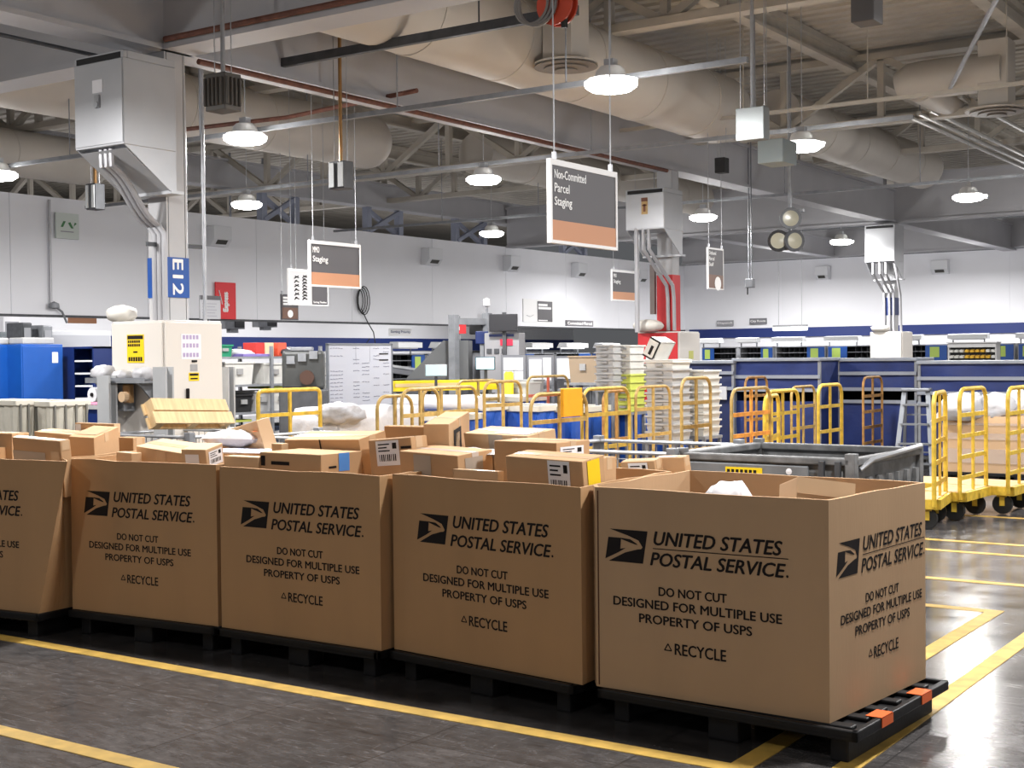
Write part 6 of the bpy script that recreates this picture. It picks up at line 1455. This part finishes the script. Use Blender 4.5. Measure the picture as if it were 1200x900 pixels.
def parcel(kx, ky, Yk, lx, rx, rot, h, label, m=CARD_B, tape=True, labels=(), cat='parcel', name='parcel', tilt=(0, 0), prints=(), wmin=None, tapem=None, lf=None, maxL=0.9, maxR=0.8):
    """carton whose nearest upper corner stands at depth Yk and is seen at pixel (kx, ky); lx / rx are the pixel columns of its left and right ends"""
    K = ay(kx, ky, Yk); z = K.z; a = R(rot); hv = h; h = z-ZSUP; off = h-hv; dL = V((-math.cos(a), -math.sin(a), 0)); dR = V((-math.sin(a), math.cos(a), 0))
    L = min(max(reach(K, dL, lx), 0.04), maxL); Wd = min(max(reach(K, dR, rx), 0.04), maxR) if rx is not None else 0.3
    c = K+dL*L/2+dR*Wd/2
    t = thing(name, label, cat, (c.x, c.y, z-h), a, 'parcels in the big boxes')
    if tilt != (0, 0):
        t.rotation_euler = (R(tilt[0]), R(tilt[1]), a); m_ = t.rotation_euler.to_matrix(); t.location = K-m_ @ V((L/2, -Wd/2, h))
    MB().bx(-L/2, -Wd/2, 0, L/2, Wd/2, h).build('carton', m, t, bevel=0.004)
    if tape:
        tm = MB()
        tm.bx(-L/2-0.001, -0.025, h-0.0005, L/2+0.001, 0.025, h+0.0012).bx(-L/2-0.0012, -0.025, h-0.06, -L/2, 0.025, h).bx(L/2, -0.025, h-0.06, L/2+0.0012, 0.025, h)
        tm.build('packing_tape', tapem or TAPE, t)
    for (face, u0, v0, u1, v1, kind) in labels:
        lm = MB(); e = 0.002
        if face == 'L': O = (-L/2+u0*L, -Wd/2-e, off+v0*hv); U, Vv, w, hh = (1, 0, 0), (0, 0, 1), (u1-u0)*L, (v1-v0)*hv
        elif face == 'R': O = (L/2+e, -Wd/2+u0*Wd, off+v0*hv); U, Vv, w, hh = (0, 1, 0), (0, 0, 1), (u1-u0)*Wd, (v1-v0)*hv
        else: O = (-L/2+u0*L, -Wd/2+v0*Wd, h+e); U, Vv, w, hh = (1, 0, 0), (0, 1, 0), (u1-u0)*L, (v1-v0)*Wd
        flat_label(lm, O, U, Vv, w, hh, kind == 'ship')
        mm = {'ship': [WHITE, INK], 'white': [WHITE, INK], 'blue': [BLUEL, INK], 'black': [INK, INK], 'tape': [TAPE, INK], 'yellow': [STICKY, INK], 'grey': [mat('tape_grey', srgb(168, 158, 146), 0.4), INK]}[kind]
        lm.build({'ship': 'shipping_label', 'white': 'paper_label', 'blue': 'blue_label', 'black': 'printed_mark', 'tape': 'tape_strip', 'yellow': 'yellow_label', 'grey': 'tape_strip'}[kind], mm, t)
    PARC.append((label, round(L, 2), round(Wd, 2), [round(v_, 2) for v_ in c]))
    return t
# -- leftmost box
parcel(70, 517, 5.22, 14, 82, -4, 0.34, 'brown carton with a wide grey tape strip at the left edge', tilt=(6, 1), labels=[('L', 0.0, 0.58, 0.68, 0.76, 'grey'), ('L', 0.8, 0.58, 0.97, 0.8, 'tape')])
parcel(14, 508, 5.75, -40, 34, 4, 0.34, 'brown carton at the very left edge behind the grey taped carton', labels=[('L', 0.3, 0.6, 0.6, 0.78, 'black')])
parcel(92, 510, 5.85, 40, 112, 2, 0.3, 'flat brown carton behind the grey taped carton', m=CARD_C, tilt=(6, 2))
# -- second box
parcel(110, 513, 5.55, 80, 139, 24, 0.3, 'carton with bright taped top at the left end of the second box', m=CARD_B, tilt=(9, 3), labels=[('T', 0.1, 0.2, 0.9, 0.8, 'tape')])
parcel(133, 497, 6.00, 88, 141, -3, 0.4, 'tall brown carton with a white side label behind the bright taped carton', labels=[('L', 0.02, 0.7, 0.16, 0.98, 'white'), ('R', 0.1, 0.6, 0.6, 0.98, 'tape')])
parcel(156, 513, 6.00, 138, 170, 0, 0.28, 'small brown carton between the taped carton and the wide flat one')
parcel(154, 531, 5.50, 136, 166, -12, 0.2, 'pale little carton low beside the wide flat one', m=CARD_C, tape=False)
parcel(212, 531, 5.50, 159, 246, -12, 0.24, 'wide flat carton with a bright top in the second box', m=CARD_C, tilt=(12, 2), labels=[('L', 0.45, 0.6, 0.66, 1.0, 'tape')])
parcel(241, 527, 5.48, 212, 261, 14, 0.2, 'small carton with two white labels at the corner of the second box', m=CARD_C, tilt=(9, 0), labels=[('L', 0.15, 0.5, 0.7, 0.85, 'white'), ('R', 0.12, 0.45, 0.9, 0.9, 'ship')], tape=False)
# -- middle box
parcel(300, 493, 6.15, 240, 316, -14, 0.3, 'pale slanting carton standing out behind the poly mailer', m=CARD_C, tilt=(12, -11), tape=False)
parcel(420, 515, 5.80, 333, 452, -6, 0.3, 'large brown carton with a bright top in the middle box', labels=[('L', 0.48, 0.5, 0.5, 1.0, 'black')], m=CARD_B, tilt=(11, -2))
parcel(376, 533, 5.45, 304, 424, -2, 0.2, 'long flat carton with a blue label on its corner', labels=[('R', 0.42, 0.5, 0.68, 1.0, 'blue'), ('L', 0.03, 0.62, 0.1, 0.9, 'black'), ('L', 0.2, 0.66, 0.5, 0.76, 'black'), ('R', 0.18, 0.6, 0.36, 0.66, 'black')], tape=False)
parcel(303, 536, 5.45, 262, 316, 0, 0.16, 'thin flat carton left of the blue labelled carton', m=CARD_C, tape=False)
parcel(330, 520, 5.75, 318, 338, 0, 0.2, 'small pale carton tucked between the poly mailer and the large carton', m=CARD_C, tape=False)
# -- second from right
parcel(481, 512, 5.75, 431, 500, -8, 0.34, 'carton with a large white shipping label at the left end of the heap', tilt=(2, -5), labels=[('L', 0.18, 0.56, 0.72, 0.97, 'ship'), ('L', 0.76, 0.82, 1.0, 0.86, 'black')])
parcel(498, 500, 6.22, 450, 510, 6, 0.4, 'dark sided tall carton at the back of the heap, left of the black square mark', m=CARD)
parcel(526, 497, 5.98, 496, 550, 24, 0.42, 'tallest carton of the heap with a black square mark', tilt=(5, 0), labels=[('R', 0.2, 0.52, 0.55, 0.88, 'black'), ('R', 0.28, 0.58, 0.47, 0.82, 'tape')], maxL=0.5)
parcel(536, 534, 5.62, 468, 577, -8, 0.22, 'flat carton wrapped in clear tape at the front of the heap', tilt=(4, 1), labels=[('L', 0.25, 0.45, 0.55, 0.95, 'grey'), ('R', 0.2, 0.55, 0.7, 0.9, 'grey')], tapem=mat('clear_tape', srgb(206, 194, 184), 0.15))
parcel(583, 553, 5.48, 531, 590, -4, 0.16, 'thin carton with a torn bright end before the label carton', m=CARD_C)
parcel(682, 541, 5.42, 592, 708, -6, 0.3, 'large front carton with a blue grey shipping label on its face', tilt=(7, 1), labels=[('L', 0.56, 0.42, 0.84, 0.98, 'ship'), ('R', 0.2, 0.5, 0.75, 0.98, 'yellow')])
parcel(652, 519, 5.75, 579, 691, -4, 0.3, 'carton with a white label on its right end behind the front carton', m=CARD_B, labels=[('R', 0.1, 0.6, 0.8, 0.92, 'ship')])
parcel(618, 511, 6.10, 543, 651, -12, 0.3, 'wide flat carton with a white sheet on its bright top', m=CARD_C, tilt=(8, 0), labels=[('T', 0.45, 0.1, 0.95, 0.8, 'white'), ('L', 0.4, 0.55, 0.62, 1.0, 'grey')])
parcel(658, 521, 6.05, 640, 664, 4, 0.26, 'small carton peeping out right of the white labelled carton')
parcel(766, 540, 7.5, 727, 776, -5, 0.2, 'carton with a white label on its front at the right of the heap', labels=[('L', 0.22, 0.2, 0.8, 0.95, 'ship')], m=CARD_B, tilt=(9, -4), maxR=0.5)
parcel(801, 536, 7.62, 768, 808, -3, 0.2, 'brown carton with a white top label at the far right of the heap', labels=[('T', 0.1, 0.1, 0.7, 0.5, 'white')], m=CARD_B, tilt=(9, -3), maxR=0.45)
t = thing('parcel', 'plain brown carton on the floor under the two cartons right of the heap', 'parcel', (-4.02, 7.78, 0.0), 0, 'parcels in the big boxes')
MB().bx(-0.42, -0.3, 0, 0.42, 0.3, ZSUP-0.005).build('carton', CARD_B, t, bevel=0.004); MB().bx(-0.42, -0.025, ZSUP-0.005, 0.42, 0.025, ZSUP-0.004).build('packing_tape', TAPE, t)
parcel(706, 537, 5.60, 690, 722, 0, 0.3, 'brown carton between the front carton and the end labelled one')
# soft mailers
def pillow(px, py, z, a, b, h, rz, m, label, seed, cat='mailer', name='poly_mailer', amp=0.3, n=14):
    c = az(px, py, z); vs = []; fs = []
    for s in (1, -1):
        for i in range(n+1):
            for j in range(n+1):
                u, v = i/n*2-1, j/n*2-1; e = max(0, (1-u**4)*(1-v**4))**0.5
                w = h/2*e*(1+amp*2*noise.noise(V((u*2.2+seed, v*2.2, seed)))) + h*amp*0.5*noise.noise(V((u*5+seed, v*5, s)))*e
                vs.append((u*a/2, v*b/2, h/2+s*w))
    N = (n+1)**2
    for i in range(n):
        for j in range(n):
            k = i*(n+1)+j; fs.append((k, k+n+1, k+n+2, k+1)); fs.append((N+k, N+k+1, N+k+n+2, N+k+n+1))
    o = MB().add(vs, fs).build(name, m, loc=(c.x, c.y, z), rot=R(rz)); o.data.polygons.foreach_set('use_smooth', [True]*len(o.data.polygons))
    return tag(o, label, cat)
pm = pillow(280, 522, 1.12, 0.42, 0.24, 0.1, 12, mat('mailer_clear', srgb(210, 206, 206), 0.22, bump=0.6, bscale=16), 'crumpled clear poly mailer with an orange spot on the middle box', 3)
MB().lathe([(0.028, 0), (0.001, 0.006)], (0.2, -0.1, 0.1), 14).build('orange_spot', mat('spot_orange', srgb(238, 130, 70), 0.4), pm)
pillow(288, 531, 1.08, 0.5, 0.3, 0.03, 8, mat('envelope_blue_white', srgb(204, 208, 226), 0.4), 'flat white and blue envelope under the clear mailer', 5, 'envelope', 'envelope', 0.1)
pillow(322, 524, 1.05, 0.3, 0.2, 0.05, -10, mat('mailer_blue', srgb(62, 98, 190), 0.4), 'blue mailer corner between the poly mailer and large carton', 6) if False else None
pillow(478, 556, 1.066, 0.3, 0.2, 0.02, 0, CARD_C, 'loose pale flap of card lying on the rim of the middle box', 8, 'card', 'card_flap', 0.2) if False else None
pillow(560, 533, 1.145, 0.4, 0.22, 0.03, -8, POLY, 'clear film sheet lying on the taped flat carton', 9, 'plastic film', 'plastic_film', 0.4)
# inside the nearest box
blob('white_bag', (-2.68, 5.72, 0.83), (0.24, 0.22, 0.25), POLY, 'white plastic bag inside the nearest big box', 'plastic bag', 71, rough=0.25)
t = thing('open_carton', 'pale carton corner leaning against the front rim inside the nearest box', 'carton', (-2.18, 5.50, 0.815), R(40))
t.rotation_euler = (R(-14), R(8), R(42)); MB().bx(-0.13, -0.1, 0, 0.13, 0.12, 0.31).build('carton', CARD_C, t, bevel=0.004); MB().bx(-0.13, -0.104, 0.24, 0.13, -0.1, 0.31).build('flap', CARD_C, t)
for (x, y, w, d, h, l) in ((-2.75, 5.8, 0.5, 0.5, 0.62, 'brown carton low inside the nearest box under the white bag'), (-2.3, 5.75, 0.4, 0.6, 0.55, 'brown carton low inside the nearest box under the leaning carton')):
    t = thing('parcel', l, 'parcel', (x, y, 0.176), 0, 'parcels in the big boxes'); MB().bx(-w/2, -d/2, 0, w/2, d/2, h).build('carton', CARD_B, t, bevel=0.004); MB().bx(-w/2, -0.025, h, w/2, 0.025, h+0.001).build('packing_tape', TAPE, t)

# cartons underneath that carry the visible ones
for (x, y, w, d, l, rz) in ((-7.6, 5.54, 0.92, 0.78, 'leftmost box', 6.8), (-6.36, 5.85, 1.04, 0.85, 'second box', 4), (-5.1, 5.88, 1.05, 0.85, 'middle box', 0), (-3.87, 5.89, 0.98, 0.78, 'heaped box', -5)):
    t = thing('parcel', 'deep brown carton low inside the %s under the other parcels' % l, 'parcel', (x, y, 0.175), R(rz), 'parcels in the big boxes')
    MB().bx(-w/2, -d/2, 0, w/2, d/2, ZSUP-0.176).build('carton', CARD_B, t, bevel=0.004); MB().bx(-w/2, -0.025, ZSUP-0.176, w/2, 0.025, ZSUP-0.1755).build('packing_tape', TAPE, t)

# ================================================================== PLATFORM TRUCKS, SET INTO THE FREE FLOOR
bpy.context.view_layer.update()
def aabb(o):
    q = []
    def rec(x):
        if x.type == 'MESH': q.extend(x.matrix_world @ V(c) for c in x.bound_box)
        for ch in x.children: rec(ch)
    rec(o); return q
FOOT = []
for o in list(COL.objects):
    if o.parent or 'label' not in o: continue
    q = [p for p in aabb(o)]
    if not q or min(p.z for p in q) > 1.5: continue
    x0, x1 = min(p.x for p in q), max(p.x for p in q); y0, y1 = min(p.y for p in q), max(p.y for p in q)
    if y1 > 7 and x1-x0 < 4 and y1-y0 < 4: FOOT.append((x0, y0, x1, y1))
def over(b):
    s_ = 0
    for f in FOOT:
        dx = min(b[2], f[2])-max(b[0], f[0]); dy = min(b[3], f[3])-max(b[1], f[1])
        if dx > 0 and dy > 0: s_ += dx*dy
    return s_
for px, D, pt, l, k in TR:
    w = k.get('w', 0.72); fix = D < 14.2 and px > 1000; best = None
    for L_ in (1.35, 1.15, 0.95, 0.8, 0.65, 0.5):
        for sd in (-1, 1):
            for dD in ((0,) if fix else (0, 0.25, -0.25, 0.5, -0.5, 0.8, -0.8, 1.1, -1.1, 1.5, -1.5, 1.9, -1.9, 2.4, -2.4)):
                if fix and (sd > 0): continue
                c = gp(px, D+dD); x0, x1 = (c.x-L_+0.06, c.x+0.06) if sd < 0 else (c.x-0.06, c.x+L_-0.06)
                b = (x0-0.02, c.y-w/2-0.03, x1+0.02, c.y+w/2+0.03); sc_ = over(b)*10+abs(dD)*0.25+(1.35-L_)*0.5
                if best is None or sc_ < best[0]: best = (sc_, L_, sd, dD, b, over(b))
    k = dict(k); k['L'] = best[1]; k['side'] = best[2]
    FOOT.append(best[4]); print('truck', px, best[1:4], round(best[5], 2))
    truck(px, D+best[3], pt, l, **k)
    if 'orange sheet' in l and px == 655:
        q = gp(664, D+best[3]-0.05)
        tag(MB().bx(-0.02, -0.17, 0, 0.02, 0.17, 0.27).build('orange_sheet', mat('sheet_orange', srgb(232, 160, 20), 0.5, var=0.05), loc=(q.x+0.05, q.y, zat(664, 488, q)), bevel=0.008), 'orange sheet draped over a yellow truck handle', 'sheet')
